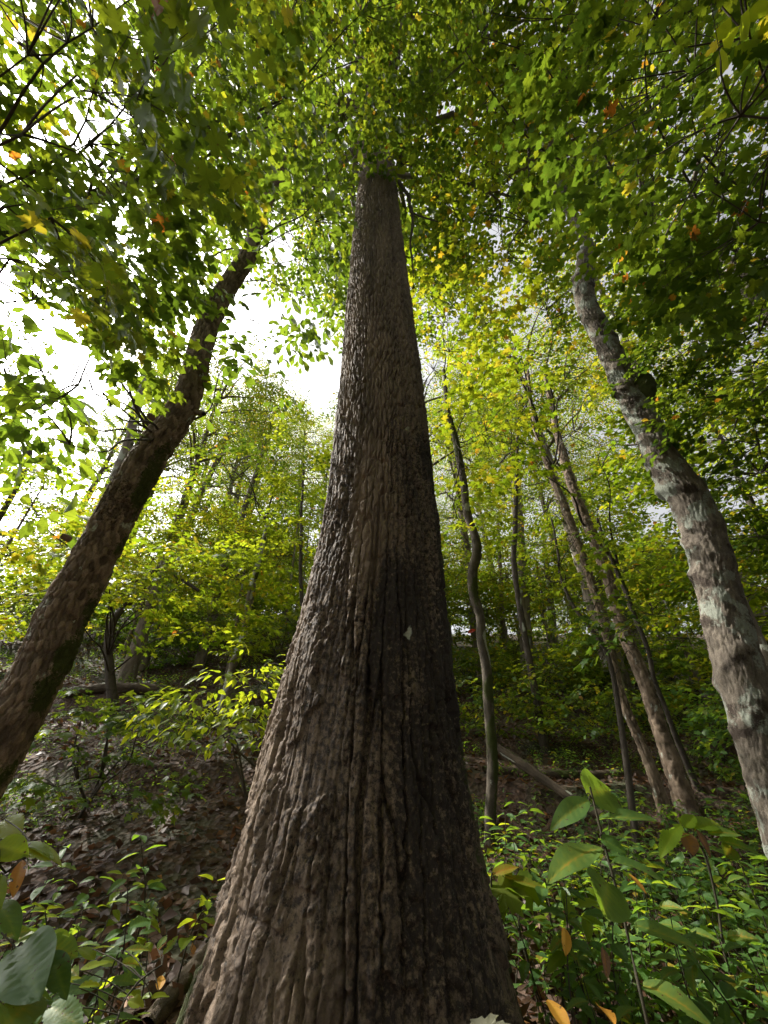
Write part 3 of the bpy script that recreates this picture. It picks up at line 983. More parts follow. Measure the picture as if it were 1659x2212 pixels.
# ------------------------------------------------------------------ 4 the slender mossy tree and 5 the clump
def small_tree(name, label, spec, seed, mat, bark, base_r=1.5, rows=340, nth=28, cat='tree', group=None, crown_args=None, ground=True, extra=None):
    rng = np.random.default_rng(seed)
    P, Q = px_path(spec)
    if ground:
        g = np.array([P[0][0], P[0][1], float(height(P[0][0], P[0][1]))])
        if P[0][2] < g[2] + 0.05:
            P[0] = g.copy()
        else:
            P = [g.copy()] + P; Q = [Q[0] * base_r] + Q
        P = [g + np.array([0, 0, -0.25])] + P; Q = [Q[0] * 1.15] + Q
    base = P[0] + np.array([0, 0, 0.25])
    t = empty(name, base)
    link('trunk', trunk_mesh('trunk', [p - base for p in P], Q, np.linspace(0, 1, rows), nth, bark, 0.66), mat, t)
    if crown_args:
        st, L, tpl, spr, lm, kw = crown_args
        crown(t, rng, st if st is not None else P[-3:], L, tpl, spr, lm, local=base, **kw)
    tag(t, label, cat, group)
    return t, base


SP_UND = ('under', 24, 0.85, 0.105, 0.25)
SP_FAR = ('farmaple', 42, 1.1, 0.10, 0.32)
small_tree('slender_tree', 'slender crooked mossy sapling with white bark patches, right behind the giant trunk',
           [(1066, 1890, 5.4, 26), (1059, 1770, 5.4, 23), (1063, 1640, 5.4, 22), (1055, 1520, 5.4, 21), (1051, 1440, 5.4, 21), (1040, 1385, 5.4, 20), (1037, 1330, 5.4, 21), (1022, 1285, 5.4, 20), (1021, 1235, 5.4, 21), (1030, 1190, 5.4, 20),
            (1023, 1150, 5.4, 18), (1008, 1105, 5.4, 17), (1003, 1050, 5.4, 16), (993, 1000, 5.4, 15), (984, 950, 5.4, 13), (968, 890, 5.4, 11), (958, 800, 5.4, 7)],
           11, M['mossy'], bark_simple(300, 0.55, 0.16),
           crown_args=(None, [(far(px, py, D), (r, r, r * 0.6), n) for px, py, D, r, n in ((1010, 1010, 6.2, 0.5, 7), (980, 1120, 6.3, 0.45, 7), (1050, 930, 6.6, 0.7, 10), (970, 760, 7.4, 0.8, 12), (1040, 830, 7.4, 0.8, 10), (990, 640, 8.5, 1.0, 14), (1010, 1170, 6.0, 0.35, 5))],
                       'maple', SP_UND, M['lime'], dict(lv=(0.62, 0.14), limb_r=0.02, twig_r=0.004, n_leaf_parts=120, yellow=0.01)))


def clump():
    rng = np.random.default_rng(12)
    gx, gy = 3.95, 6.4
    base = np.array([gx, gy, float(height(gx, gy))])
    t = empty('many_stemmed_tree', base)
    for k, (spec, bark, mat) in enumerate((
            ([(1452, 1795, 6.0, 39), (1418, 1693, 6.0, 27), (1386, 1608, 6.0, 23), (1361, 1554, 6.0, 21), (1331, 1466, 6.05, 19), (1305, 1352, 6.1, 19), (1278, 1260, 6.2, 19), (1259, 1202, 6.2, 18), (1222, 1100, 6.3, 18), (1185, 1010, 6.4, 14), (1155, 920, 6.5, 10), (1140, 800, 6.7, 6)], bark_flaky(0.5, 310, 1.0, 1.5), 'flaky'),
            ([(1492, 1775, 6.5, 58), (1466, 1693, 6.5, 46), (1438, 1608, 6.5, 38), (1413, 1534, 6.5, 34), (1386, 1456, 6.5, 33), (1342, 1353, 6.55, 29), (1317, 1260, 6.6, 26), (1289, 1179, 6.6, 25), (1254, 1098, 6.7, 23), (1227, 1022, 6.8, 21), (1205, 940, 7.0, 16), (1175, 800, 7.2, 9)], bark_flaky(0.9, 320, 1.6, 1.5), 'flaky'),
            ([(1545, 1770, 6.8, 23), (1503, 1693, 6.75, 15), (1458, 1588, 6.7, 12), (1439, 1534, 6.7, 11), (1412, 1466, 6.7, 11), (1400, 1405, 6.7, 11), (1361, 1306, 6.75, 11), (1347, 1267, 6.8, 11), (1312, 1188, 6.8, 9), (1290, 1120, 6.9, 6)], bark_simple(330, 0.5, 0.0), 'twig'))):
        P, Q = px_path(spec)
        g = float(height(P[0][0], P[0][1]))
        P = [np.array([P[0][0], P[0][1], min(g, P[0][2]) - 0.25])] + P; Q = [Q[0] * 1.1] + Q
        link('trunk', trunk_mesh('trunk', [p - base for p in P], Q, np.linspace(0, 1, 440), 34, bark, 0.66), M[mat], t)
    starts = [at(1195, 1010, 6.4), at(1165, 930, 6.5), at(1222, 1000, 6.8), at(1195, 900, 7.0), at(1170, 780, 7.2), at(1140, 800, 6.7), at(1335, 1220, 6.8)]
    L = [(far(px, py, D), (r, r, r * 0.6), n) for px, py, D, r, n in ((1130, 860, 8.2, 0.9, 16), (1220, 820, 8.6, 0.9, 16), (1120, 740, 9.5, 1.1, 20), (1240, 930, 8.2, 0.8, 12), (1060, 700, 10, 1.2, 20), (1180, 670, 10.5, 1.2, 20), (1300, 1010, 7.6, 0.7, 10), (1100, 980, 7.8, 0.8, 12))]
    crown(t, rng, starts, L, 'maple', ('clump', 26, 0.8, 0.11, 0.35), M['yellowing'], keep=clear_of((31, 4, 7.2)), lv=(0.32, 0.2), limb_r=0.03, twig_r=0.005, local=base)
    tag(t, 'clump of three slanting scaly stems rising from one dark base', 'tree')


clump()


# ------------------------------------------------------------------ 6 small leaning trees with visible trunks
def bgtree(px0, py0, px1, py1, Y, w, label, seed, mossy=0.1, pale=0.2, mat='bark', bend=6, up=2.2):
    """a background stem whose visible piece runs between two directions; carried on up to a small crown"""
    rng = np.random.default_rng(seed)
    mx, my = (px0 + px1) / 2 + rng.normal(0, bend), (py0 + py1) / 2
    a, b = at(px0, py0, Y), at(px1, py1, Y)
    d = (b - a)
    top = b + unit(d) * up
    spec = [(px0, py0, Y, w * 1.08), (mx, my, Y, w), (px1, py1, Y, w * 0.8)]
    P, Q = px_path(spec)
    g = np.array([a[0] - d[0] * 0.15, Y, float(height(a[0], Y))])
    P = [g + np.array([0, 0, -0.25]), g + (P[0] - g) * 0.3] + P if P[0][2] > g[2] + 0.3 else [g + np.array([0, 0, -0.25])] + P
    Q = [Q[0] * 1.5, Q[0] * 1.15] + Q if len(P) == 5 else [Q[0] * 1.4] + Q
    P = P + [top]; Q = Q + [Q[-1] * 0.55]
    base = g
    t = empty('background_tree', base)
    link('trunk', trunk_mesh('trunk', [p - base for p in P], Q, np.linspace(0, 1, 95), 22, bark_simple(seed * 7, mossy, pale), 0.6), M[mat], t)
    cc = top + np.array([0, 0, 0.9])
    lobes = random_lobes(rng, cc, (1.6, 1.5, 1.1), 5, (0.7, 0.7, 0.4), 6)
    crown(t, rng, [b, (b + top) / 2, top], lobes, 'lobed_far', SP_FAR, M['yellowing'] if seed % 2 else M['maple'], lv=(0.4, 0.2), limb_r=0.03, twig_r=0.006, local=base, limb_sides=5)
    tag(t, label, 'tree', 'slim background trees on the slope')


bgtree(388, 1195, 478, 975, 12, 15, 'slim leaning grey trunk between the flaky-barked tree and the giant, left of two', 41)
bgtree(487, 1220, 540, 1060, 12.5, 15, 'slim leaning grey trunk between the flaky-barked tree and the giant, right of two', 42)
bgtree(265, 990, 318, 790, 13, 22, 'pale trunk standing behind the flaky-barked tree', 43, 0.0, 0.5)  # pale tone comes from the lichen mask
bgtree(505, 1440, 538, 1300, 9.0, 21, 'pale mossy trunk standing behind the bright shrub', 44, 0.2, 0.5)
bgtree(1140, 1450, 1112, 1010, 15, 27, 'straight grey trunk on the slope, nearest of the background stems right of the giant', 45, 0.05, 0.2, bend=2)
bgtree(1203, 1430, 1182, 1230, 19, 17, 'pale straight trunk just right of the straight grey trunk', 46, 0.0, 0.4, bend=2)
bgtree(1092, 1440, 1080, 1210, 17, 11, 'thin straight trunk just left of the straight grey trunk', 47, 0.1, 0.1, bend=2)
bgtree(1112, 1240, 1116, 1020, 9.0, 11, 'thin black upright stem crossing in front of the straight grey trunk', 48, 0.1, 0.0, 'twig', bend=3)
bgtree(1668, 1190, 1555, 945, 7.0, 18, 'dark slanting stem behind the upper bend of the lichened tree', 49, 0.2, 0.0, 'twig', bend=3)
bgtree(1675, 1480, 1600, 1310, 4.6, 44, 'pale mossy trunk half hidden behind the base of the lichened tree', 50, 0.25, 0.35, up=8.0)
bgtree(1322, 1450, 1290, 1200, 16, 16, 'grey trunk seen between the stems of the clump', 51, 0.0, 0.2)
bgtree(60, 1000, 18, 830, 11, 12, 'thin dark stem at the far left among pale leaves', 52, 0.0, 0.0, 'twig', up=1.2)
bgtree(1250, 1420, 1238, 1230, 24, 12, 'distant grey trunk left of the clump', 53, 0.0, 0.3, bend=2)
print('small trees', round(time.time() - T0, 1))


# ------------------------------------------------------------------ 7 maples hanging over the frame
def overhang(name, label, base_xy, top, lobes, seed, trunk_r, mat, lv, parts, spray, tpl='maple_far', near='maple_near', extra=()):
    rng = np.random.default_rng(seed)
    bx, by = base_xy
    base = np.array([bx, by, float(height(bx, by))])
    t = empty(name, base)
    top = np.array(top)
    P = [base + (0, 0, -0.25), base + (top - base) * 0.25 + (0.1, 0, 0), base + (top - base) * 0.6 + (-0.1, 0.1, 0), top]
    link('trunk', trunk_mesh('trunk', [p - base for p in P], [trunk_r * 1.3, trunk_r, trunk_r * 0.8, trunk_r * 0.3], np.linspace(0, 1, 120), 40, bark_simple(seed * 5, 0.2, 0.2), 0.6), M['bark'], t)
    starts = [base + (top - base) * k for k in (0.3, 0.4, 0.5, 0.6, 0.7, 0.8, 0.9, 1.0)]
    n = crown(t, rng, starts, lobes, tpl, spray, mat, fine=True, keep=clear_of((-38.5, 11, 3.9), (46, 11, 4.3)), lv=lv, limb_r=0.022, lift=0.12, n_leaf_parts=parts, near_tpl=near, twig_r=0.004, local=base, layer=0.0)
    for k, (spec, sd) in enumerate(extra):
        PP, QQ = px_path(spec)
        one_tube('branch', [p - base for p in PP], QQ, 24, 6, M['twig'], t, 0.02, sd)
    tag(t, label, 'tree')


LL = []
for px, py, D, r, n in ((50, 290, 2.9, 0.4, 8), (110, 470, 2.8, 0.36, 9), (20, 560, 3.0, 0.3, 4), (60, 120, 4.2, 0.6, 14), (200, 200, 4.4, 0.7, 19), (200, 60, 4.6, 0.8, 19), (330, 130, 5.4, 0.8, 22), (190, 310, 4.8, 0.7, 20), (70, 650, 4.2, 0.4, 5),
                        (400, 220, 6.4, 0.9, 26), (360, 30, 6.2, 0.9, 24), (480, 100, 7.2, 1.0, 28), (540, 180, 9.4, 1.1, 28), (620, 60, 8.2, 1.1, 30), (700, 120, 8.8, 1.1, 34), (740, 240, 9.2, 0.9, 30), (780, 30, 8.8, 1.1, 30), (830, 130, 11.5, 1.1, 30), (120, 380, 5.0, 0.6, 14), (60, 440, 4.0, 0.5, 8)):
    LL.append((far(px, py, D), (r, r, r * 0.55), max(2, int(n * 0.62) if D < 5 else int(n * 0.95))))
overhang('overhanging_maple', 'maple boughs with large grey-green star leaves overhanging the upper left', (-4.4, 0.7), (-3.2, 2.0, 8.5), LL, 61, 0.13, M['maple'], (0.42, 0.13), 290, ('over', 44, 0.70, 0.078, 0.40),
         extra=(([(332, -40, 1.6, 7), (330, 120, 2.0, 7), (330, 300, 2.6, 6), (328, 480, 3.2, 5), (333, 640, 3.8, 3)], 1), ([(330, 330, 2.7, 5), (370, 440, 2.9, 5), (400, 540, 3.0, 3)], 2), ([(390, -20, 2.0, 6), (450, 80, 2.4, 6), (530, 190, 2.8, 4), (590, 290, 3.2, 2)], 3),
                ([(-20, 170, 1.6, 14), (30, 260, 1.8, 11), (70, 350, 2.0, 7), (110, 420, 2.2, 4)], 4), ([(110, -10, 1.8, 4), (180, 110, 2.2, 4), (260, 250, 2.6, 3)], 5)))
LR = []
for px, py, D, r, n in ((1600, 250, 3.6, 0.6, 18), (1500, 150, 4.6, 0.8, 18), (1620, 80, 4.2, 0.8, 18), (1400, 60, 6.0, 0.9, 18), (1560, 400, 4.6, 0.7, 20), (1640, 480, 4.0, 0.6, 16), (1545, 330, 6.0, 0.7, 18), (1600, 600, 5.2, 0.7, 20), (1560, 520, 6.2, 0.7, 20),
                        (1640, 720, 4.8, 0.6, 18), (1570, 720, 6.2, 0.7, 24), (1545, 640, 7.2, 0.7, 20), (1600, 850, 5.6, 0.6, 18), (1575, 850, 7.0, 0.7, 22), (1520, 770, 9.0, 0.8, 20), (1640, 960, 5.6, 0.5, 14), (1600, 1050, 8.0, 0.8, 18), (1640, 1160, 7.4, 0.7, 14), (1560, 980, 9.0, 0.8, 16), (1330, 60, 9.4, 0.9, 18), (1200, 40, 8.0, 1.0, 18), (1040, 80, 8.6, 1.0, 20), (960, 40, 8.8, 1.0, 20), (1020, 330, 12.0, 1.0, 14), (1500, 240, 7.4, 0.8, 14)):
    LR.append((far(px, py, D), (r, r, r * 0.5), max(2, int(n * 0.68) if D < 5 else int(n * 1.0))))
overhang('overhanging_maple', 'deep green maple boughs in flat layers overhanging the upper right', (4.9, 1.4), (4.3, 2.6, 8.5), LR, 62, 0.13, M['maple'], (0.3, 0.14), 290, ('over2', 44, 0.68, 0.073, 0.38),
         extra=(([(1150, -20, 3.4, 8), (1122, 120, 3.4, 9), (1128, 230, 3.4, 9), (1142, 300, 3.4, 8), (1140, 410, 3.3, 4)], 6), ([(1270, -20, 2.8, 7), (1235, 60, 3.0, 6), (1200, 160, 3.2, 4)], 7), ([(1670, 170, 2.6, 9), (1590, 210, 2.9, 7), (1500, 290, 3.2, 5), (1400, 300, 3.5, 3)], 8)))

# ------------------------------------------------------------------ 8 the forest behind: copies of a few kinds
def forest_kind(name, seed, h, cr, ch, n_lobes, per, tpl, spray, mat, lv, trunk_r, lift=0.15, bark=None, yellow=0.03, layer=0.0, scale=(0.8, 1.25)):
    rng = np.random.default_rng(seed)
    t = empty(name)
    lean = rng.normal(0, 0.04, 2) * h
    P = [np.array([0, 0, -0.4]), np.array([0.02, 0, h * 0.2]), np.array([lean[0] * 0.4, lean[1] * 0.4, h * 0.5]), np.array([lean[0], lean[1], h * 0.95])]
    link('trunk', trunk_mesh('trunk', P, [trunk_r * 1.35, trunk_r, trunk_r * 0.75, trunk_r * 0.2], np.linspace(0, 1, 110), 28, bark or bark_simple(seed * 3, 0.1, 0.2), 0.6), M['bark'], t)
    C, _, _ = smooth_path(P, [1, 1, 1, 1], 20)
    starts = [c for c in C if c[2] > h - ch * 1.1]
    lobes = random_lobes(rng, (lean[0], lean[1], h - ch * 0.45), (cr, cr, ch * 0.5), n_lobes, (cr * 0.36, cr * 0.36, cr * 0.22), per)
    crown(t, rng, starts, lobes, tpl, spray, mat, lv=lv, limb_r=trunk_r * 0.35, lift=lift, twig_r=0.007, limb_sides=5, yellow=yellow, layer=layer, scale=scale)
    return t


KINDS = {
    'tall_a': forest_kind('tall_tree', 71, 17, 3.6, 10, 15, 17, 'oval_far', ('tall', 44, 1.3, 0.125, 0.4), M['maple'], (0.5, 0.16), 0.22),
    'tall_b': forest_kind('tall_tree', 72, 20, 4.0, 12, 16, 17, 'oval_far', ('tall', 44, 1.3, 0.125, 0.4), M['yellowing'], (0.35, 0.2), 0.26),
    'maple_a': forest_kind('understory_maple', 73, 6.0, 2.2, 4.6, 13, 13, 'lobed_far', SP_FAR, M['lime'], (0.6, 0.13), 0.06, 0.05, layer=0.3),
    'maple_b': forest_kind('understory_maple', 74, 7.5, 2.5, 5.6, 14, 13, 'lobed_far', SP_FAR, M['lime'], (0.52, 0.15), 0.07, 0.05, layer=0.3),
    'maple_c': forest_kind('understory_maple', 75, 5.0, 1.9, 4.0, 11, 12, 'lobed_far', SP_FAR, M['yellowing'], (0.3, 0.16), 0.05, 0.05, layer=0.3),
}
USED = set()


def plant(kind, x, y, rz, sc, label, group, cat='tree'):
    src = KINDS[kind]
    if kind not in USED:
        USED.add(kind); t = src
    else:
        t = copy_tree(src)
    t.location = (x, y, float(height(x, y)))
    t.rotation_euler = (0, 0, rz)
    t.scale = (sc, sc, sc)
    tag(t, label, cat, group)


frng = np.random.default_rng(99)
UND = [('maple_a', -4.4, 11.5, 0.8), ('maple_b', -1.4, 12.8, 0.85), ('maple_a', -7.8, 12.0, 0.95), ('maple_b', -10.5, 9.5, 0.9), ('maple_b', -4.0, 15.5, 0.95), ('maple_a', -7.5, 17.0, 1.0), ('maple_c', -12.0, 14.0, 1.0), ('maple_c', -0.6, 16.5, 0.95),
       ('maple_c', 2.6, 16.5, 1.0), ('maple_b', 6.0, 10.5, 0.9), ('maple_a', 8.0, 8.2, 0.9), ('maple_c', 6.4, 15.0, 1.1), ('maple_b', 9.5, 12.5, 1.1), ('maple_a', 1.0, 19.0, 1.1), ('maple_b', 4.4, 19.0, 1.1), ('maple_a', 8.0, 19.0, 1.15), ('maple_b', -4.6, 20.5, 1.1), ('maple_a', -9.0, 21.0, 1.2), ('maple_c', 12.0, 17.0, 1.2), ('maple_a', 12.5, 10.0, 1.0), ('maple_b', 7.6, 5.4, 0.95), ('maple_a', 9.6, 6.6, 1.1), ('maple_b', 11.5, 5.0, 1.2)]
def where(x, y):
    side = 'left of the giant' if x < -0.5 else ('just right of the giant' if x < 3.2 else 'far to the right')
    deep = 'close behind the main trunks' if y < 10.5 else ('halfway up the slope' if y < 17 else 'high on the slope')
    return side, deep


for k in range(34):
    UND.append((['maple_a', 'maple_b', 'maple_c'][k % 3], frng.uniform(-26, 26), frng.uniform(21, 42), frng.uniform(1.0, 1.4)))
for k, x, y, s_ in UND:
    side, deep = where(x, y)
    kind = {'maple_a': 'bright green', 'maple_b': 'mid green', 'maple_c': 'yellowing'}[k]
    plant(k, x, y, frng.uniform(0, 6.28), s_, '%s understory maple %s, %s' % (kind, deep, side), 'understory maples on the hillside')
TALL = [('tall_a', -6.6, 10.6, 0.72), ('tall_a', -15.5, 20.5, 1.05), ('tall_a', -9.5, 19.5, 0.9), ('tall_b', -14.0, 17.5, 0.95), ('tall_b', -20.0, 25.0, 1.15), ('tall_a', -5.0, 27.0, 1.0), ('tall_b', -11.0, 24.0, 1.0), ('tall_a', -16.0, 27.0, 1.15), ('tall_b', -13.0, 31.0, 1.2), ('tall_a', -19.0, 20.0, 1.0), ('tall_b', -8.0, 31.0, 1.15), ('tall_a', 1.6, 12.5, 0.85), ('tall_b', 6.5, 11.5, 0.9), ('tall_a', 4.0, 16.5, 0.95), ('tall_a', 9.5, 15.0, 1.0), ('tall_b', 1.0, 24.0, 1.0), ('tall_b', 6.0, 24.0, 1.0), ('tall_a', 11.0, 22.0, 1.0), ('tall_b', -3.0, 30.0, 1.0),
        ('tall_a', -12.0, 29.0, 0.9), ('tall_b', 14.0, 14.0, 1.0), ('tall_a', 3.0, 33.0, 1.0), ('tall_b', 9.5, 31.0, 1.1), ('tall_b', 8.5, 4.5, 0.9), ('tall_a', 16.0, 26.0, 1.1)]
for k, x, y, s_ in TALL:
    side, deep = where(x, y)
    plant(k, x, y, frng.uniform(0, 6.28), s_, '%s tall forest tree %s, %s' % ('yellowing' if k == 'tall_b' else 'green', deep, side), 'tall trees beyond the understory')
# unseen trees added behind the lens to block sky light from the trunk
for k, x, y, s_ in (('tall_b', 5.5, -4.0, 0.9), ('tall_a', 0.5, -6.5, 0.9), ('tall_b', -5.0, -5.5, 0.9), ('tall_a', 10.0, -1.0, 0.9), ('maple_b', 2.6, -3.2, 1.0), ('maple_a', -2.2, -3.6, 1.0), ('maple_b', 6.2, -1.2, 1.0)):
    plant(k, x, y, frng.uniform(0, 6.28), s_, 'unseen tree added behind the viewer to block sky light', 'unseen trees added behind the viewer')
print('forest', round(time.time() - T0, 1))


# ------------------------------------------------------------------ 9 the floor: litter, ground cover, logs
def scatter_litter():
    rng = np.random.default_rng(5)
    n = 30000
    y = 2.6 + 13.5 * rng.random(n) ** 1.5
    x = rng.uniform(-1, 1, n) * (2.2 + y * 1.05)
    z = height(x, y)
    e = 0.05
    nx = -(height(x + e, y) - z) / e; ny = -(height(x, y + e) - z) / e
    nr = unit(np.stack([nx, ny, np.ones(n)], 1) + rng.normal(0, 0.45, (n, 3)))
    a = rng.uniform(0, 6.28, n)
    dr = np.stack([np.cos(a), np.sin(a), rng.normal(0, 0.2, n)], 1)
    dr = unit(dr - nr * np.sum(dr * nr, 1, keepdims=True))
    pos = np.stack([x, y, z + rng.uniform(0.005, 0.03, n)], 1)
    lv = np.clip(rng.beta(1.6, 2.2, n), 0, 1)
    lv[rng.random(n) < 0.02] = 1.0
    o = link('leaf_litter', leaf_mesh('leaf_litter', 'litter', pos, dr, nr, rng.uniform(0.07, 0.14, n), lv, M['dead']))
    tag(o, 'fallen brown leaves carpeting the slope', 'leaf litter', kind='stuff')


scatter_litter()


def herb_leaves(rng, hgt, pairs, leaf, oval=True):
    """a leafy herb: stem line and leaves"""
    P = [np.zeros(3)]
    d = unit(np.array([rng.normal(0, 0.2), rng.normal(0, 0.2), 1.0]))
    for k in range(5):
        d = unit(d + rng.normal(0, 0.12, 3) * (1, 1, 0))
        P.append(P[-1] + d * hgt / 5)
    P = np.array(P)
    pos, dr, nr, sz = [], [], [], []
    a = rng.uniform(0, 6.28)
    for k in range(pairs):
        t = 0.35 + 0.65 * (k + 1) / pairs
        b = np.array([np.interp(t * 5, range(6), P[:, c]) for c in range(3)])
        a += 1.57 + rng.normal(0, 0.3)
        for s_ in (0, math.pi):
            q = np.array([math.cos(a + s_), math.sin(a + s_), rng.normal(0.1, 0.2)])
            q = unit(q)
            pos.append(b + q * 0.012); dr.append(q)
            nr.append(unit(np.array([-q[0] * 0.2 + rng.normal(0, 0.22), -q[1] * 0.2 + rng.normal(0, 0.22), 1.0])))
            sz.append(leaf * rng.uniform(0.7, 1.15) * (1.0 - 0.25 * t))
    return P, np.array(pos), np.array(dr), np.array(nr), np.array(sz)


def scatter_cover():
    rng = np.random.default_rng(6)
    tp = [herb_leaves(rng, 0.32, 4, 0.105) for _ in range(10)]
    n = 11000
    y = 2.6 + 17 * rng.random(n) ** 1.25
    x = rng.uniform(-1, 1, n) * (2.4 + y * 1.0)
    dens = fbm(x * 0.5, y * 0.5, 31, 3) + 0.27 * sstep(0.4, 1.5, x) * (1 - sstep(4.5, 6.5, y)) + 0.25 * sstep(8, 11, y) + 0.1 * sstep(-1, -3, x) * (1 - sstep(3.4, 4.6, y)) - 0.22 * sstep(0.4, -0.4, x) * sstep(3.8, 4.4, y) * (1 - sstep(5.2, 6.5, y))
    ok = (dens > rng.uniform(-0.28, 0.30, n)) & (np.hypot(x + 0.15, y - 2.75) > 0.95)
    x, y = x[ok], y[ok]
    z = height(x, y)
    A = [[], [], [], [], []]
    SL, SR = [], []
    yaw = rng.uniform(0, 6.28, len(x))
    sc = rng.uniform(0.45, 1.15, len(x)) * np.where((x > 0.6) & (y < 6), 1.15, 0.85)
    which = rng.integers(0, 10, len(x))
    Rm = rot_batch(yaw, rng.normal(0, 0.15, len(x)), rng.normal(0, 0.15, len(x)))
    for k, (P, p, d, nr, s_) in enumerate(tp):
        sel = which == k
        Rk, sk = Rm[sel], sc[sel]
        o = np.stack([x[sel], y[sel], z[sel]], 1)
        A[0].append((o[:, None] + sk[:, None, None] * np.einsum('sij,lj->sli', Rk, p)).reshape(-1, 3))
        A[1].append(np.einsum('sij,lj->sli', Rk, d).reshape(-1, 3))
        A[2].append(np.einsum('sij,lj->sli', Rk, nr).reshape(-1, 3))
        A[3].append((sk[:, None] * s_[None]).reshape(-1))
        A[4].append(np.repeat(rng.normal(0.46, 0.16, sel.sum()), len(p)))
        near = o[:, 1] < 6.0
        o, Rk, sk = o[near], Rk[near], sk[near]
        SL.append(o[:, None] + sk[:, None, None] * np.einsum('sij,lj->sli', Rk, P[[0, 3, 5]]))
        SR.append(np.full((len(o), 3), 0.0022))
    pos, dr, nr, sz, lv = [np.concatenate(a) for a in A]
    lv = np.clip(lv + rng.normal(0, 0.08, len(lv)), 0, 0.88)
    lv[rng.random(len(lv)) < 0.03] = 1.0
    o = link('ground_cover', leaf_mesh('ground_cover', 'oval_far', pos, dr, nr, sz, lv, M['herb']))
    tag(o, 'low green herbs and seedlings covering the slope', 'ground cover', kind='stuff')
    V, F = tubes(np.concatenate(SL), np.concatenate(SR), 3)
    s2 = link('ground_cover_stems', mesh('ground_cover_stems', V, F, zeros_for(V)), M['stem'])
    tag(s2, 'thin stems of the low herbs on the slope', 'ground cover', kind='stuff')
    print('cover plants', len(x))


scatter_cover()


def log(name, label, spec, seed, mossy=0.2, cat='log', mat='log', sink=0.55):
    P, Q = px_path(spec)
    if sink is not None:
        for p, q in zip(P, Q):
            p[2] = float(height(p[0], p[1])) + q * sink
    base = P[0].copy()
    t = link(name, trunk_mesh(name, [p - base for p in P], Q, np.linspace(0, 1, 120), 36, bark_simple(seed, mossy, 0.1), 0.6), M[mat])
    t.location = base
    tag(t, label, cat)


log('fallen_log', 'thin fallen trunk slanting down the leafy bank beside the clump of stems', [(1050, 1600, 7.2, 18), (1140, 1660, 6.8, 20), (1230, 1722, 6.4, 20), (1320, 1775, 6.0, 21), (1430, 1835, 5.6, 22)], 401, sink=None)
log('mossy_log', 'dark mossy log lying level along the ledge above the red leaf litter', [(1040, 1632, 7.6, 20), (1130, 1628, 7.6, 21), (1240, 1625, 7.6, 22), (1350, 1630, 7.6, 19)], 402, 0.45)
log('mossy_log', 'dark log lying across the slope just right of the flaky-barked tree', [(170, 1440, 9.4, 20), (240, 1435, 9.4, 22), (330, 1425, 9.4, 21), (420, 1420, 9.4, 13)], 403, 0.35, sink=0.2)
log('rotting_log', 'dark mossy rotten wood lying against the left foot of the giant', [(330, 2150, 3.0, 44), (400, 2080, 3.3, 46), (460, 2010, 3.6, 40), (520, 1950, 3.9, 26)], 404, 0.5, sink=0.3)


# ------------------------------------------------------------------ 10 shrubs and saplings of the middle distance
def shrub(name, label, px, py, Y, lobes, seed, tpl, spray, mat, lv, parts, limb=0.012, near=None, group=None, stem=None):
    rng = np.random.default_rng(seed)
    p = at(px, py, Y)
    base = np.array([p[0], Y, float(height(p[0], Y))])
    t = empty(name, base)
    starts = [base + np.array([0, 0, 0.02]), base + np.array([0.03, 0, 0.15])]
    if stem:
        PP, QQ = px_path(stem)
        PP = [base - (0, 0, 0.1)] + PP; QQ = [QQ[0] * 1.3] + QQ
        one_tube('stem', [q - base for q in PP], QQ, 40, 7, M['twig'], t, 0.03, seed)
        starts = list(smooth_path(PP, QQ, 14)[0][3:])
    crown(t, rng, starts, lobes, tpl, spray, mat, lv=lv, limb_r=limb * 2, lift=0.22, n_leaf_parts=parts, near_tpl=near, twig_r=0.0028, local=base, yellow=0.01)
    tag(t, label, 'shrub', group)


SP_SH = ('shrub', 20, 0.42, 0.10, 0.3)
shrub('sunlit_shrub', 'sunlit yellow-green shrub touching the left side of the giant trunk', 590, 1700, 4.6,
      [(far(px, py, D), (r, r, r * 0.5), n) for px, py, D, r, n in ((520, 1480, 4.9, 0.3, 8), (450, 1530, 4.8, 0.28, 6), (570, 1440, 5.0, 0.3, 7), (560, 1540, 4.8, 0.3, 8), (400, 1545, 4.9, 0.2, 4), (590, 1620, 4.6, 0.2, 4), (500, 1580, 4.7, 0.25, 5))],
      81, 'oval', SP_SH, M['bright'], (0.5, 0.25), 260)
shrub('lit_maple_sapling', 'sunlit maple sapling against the left edge of the giant above the shrub', 660, 1440, 9.0,
      [(far(px, py, D), (r, r, r * 0.6), n) for px, py, D, r, n in ((640, 1130, 9.8, 0.7, 12), (600, 1220, 9.6, 0.7, 12), (660, 1040, 10.0, 0.65, 10), (580, 1320, 9.4, 0.6, 11), (560, 1390, 9.2, 0.55, 10), (650, 960, 10.5, 0.6, 9))],
      82, 'maple', ('sap', 26, 0.7, 0.11, 0.3), M['bright'], (0.35, 0.2), 120, limb=0.006, stem=[(655, 1380, 9.2, 10), (650, 1200, 9.8, 8), (655, 1000, 10.3, 5)])
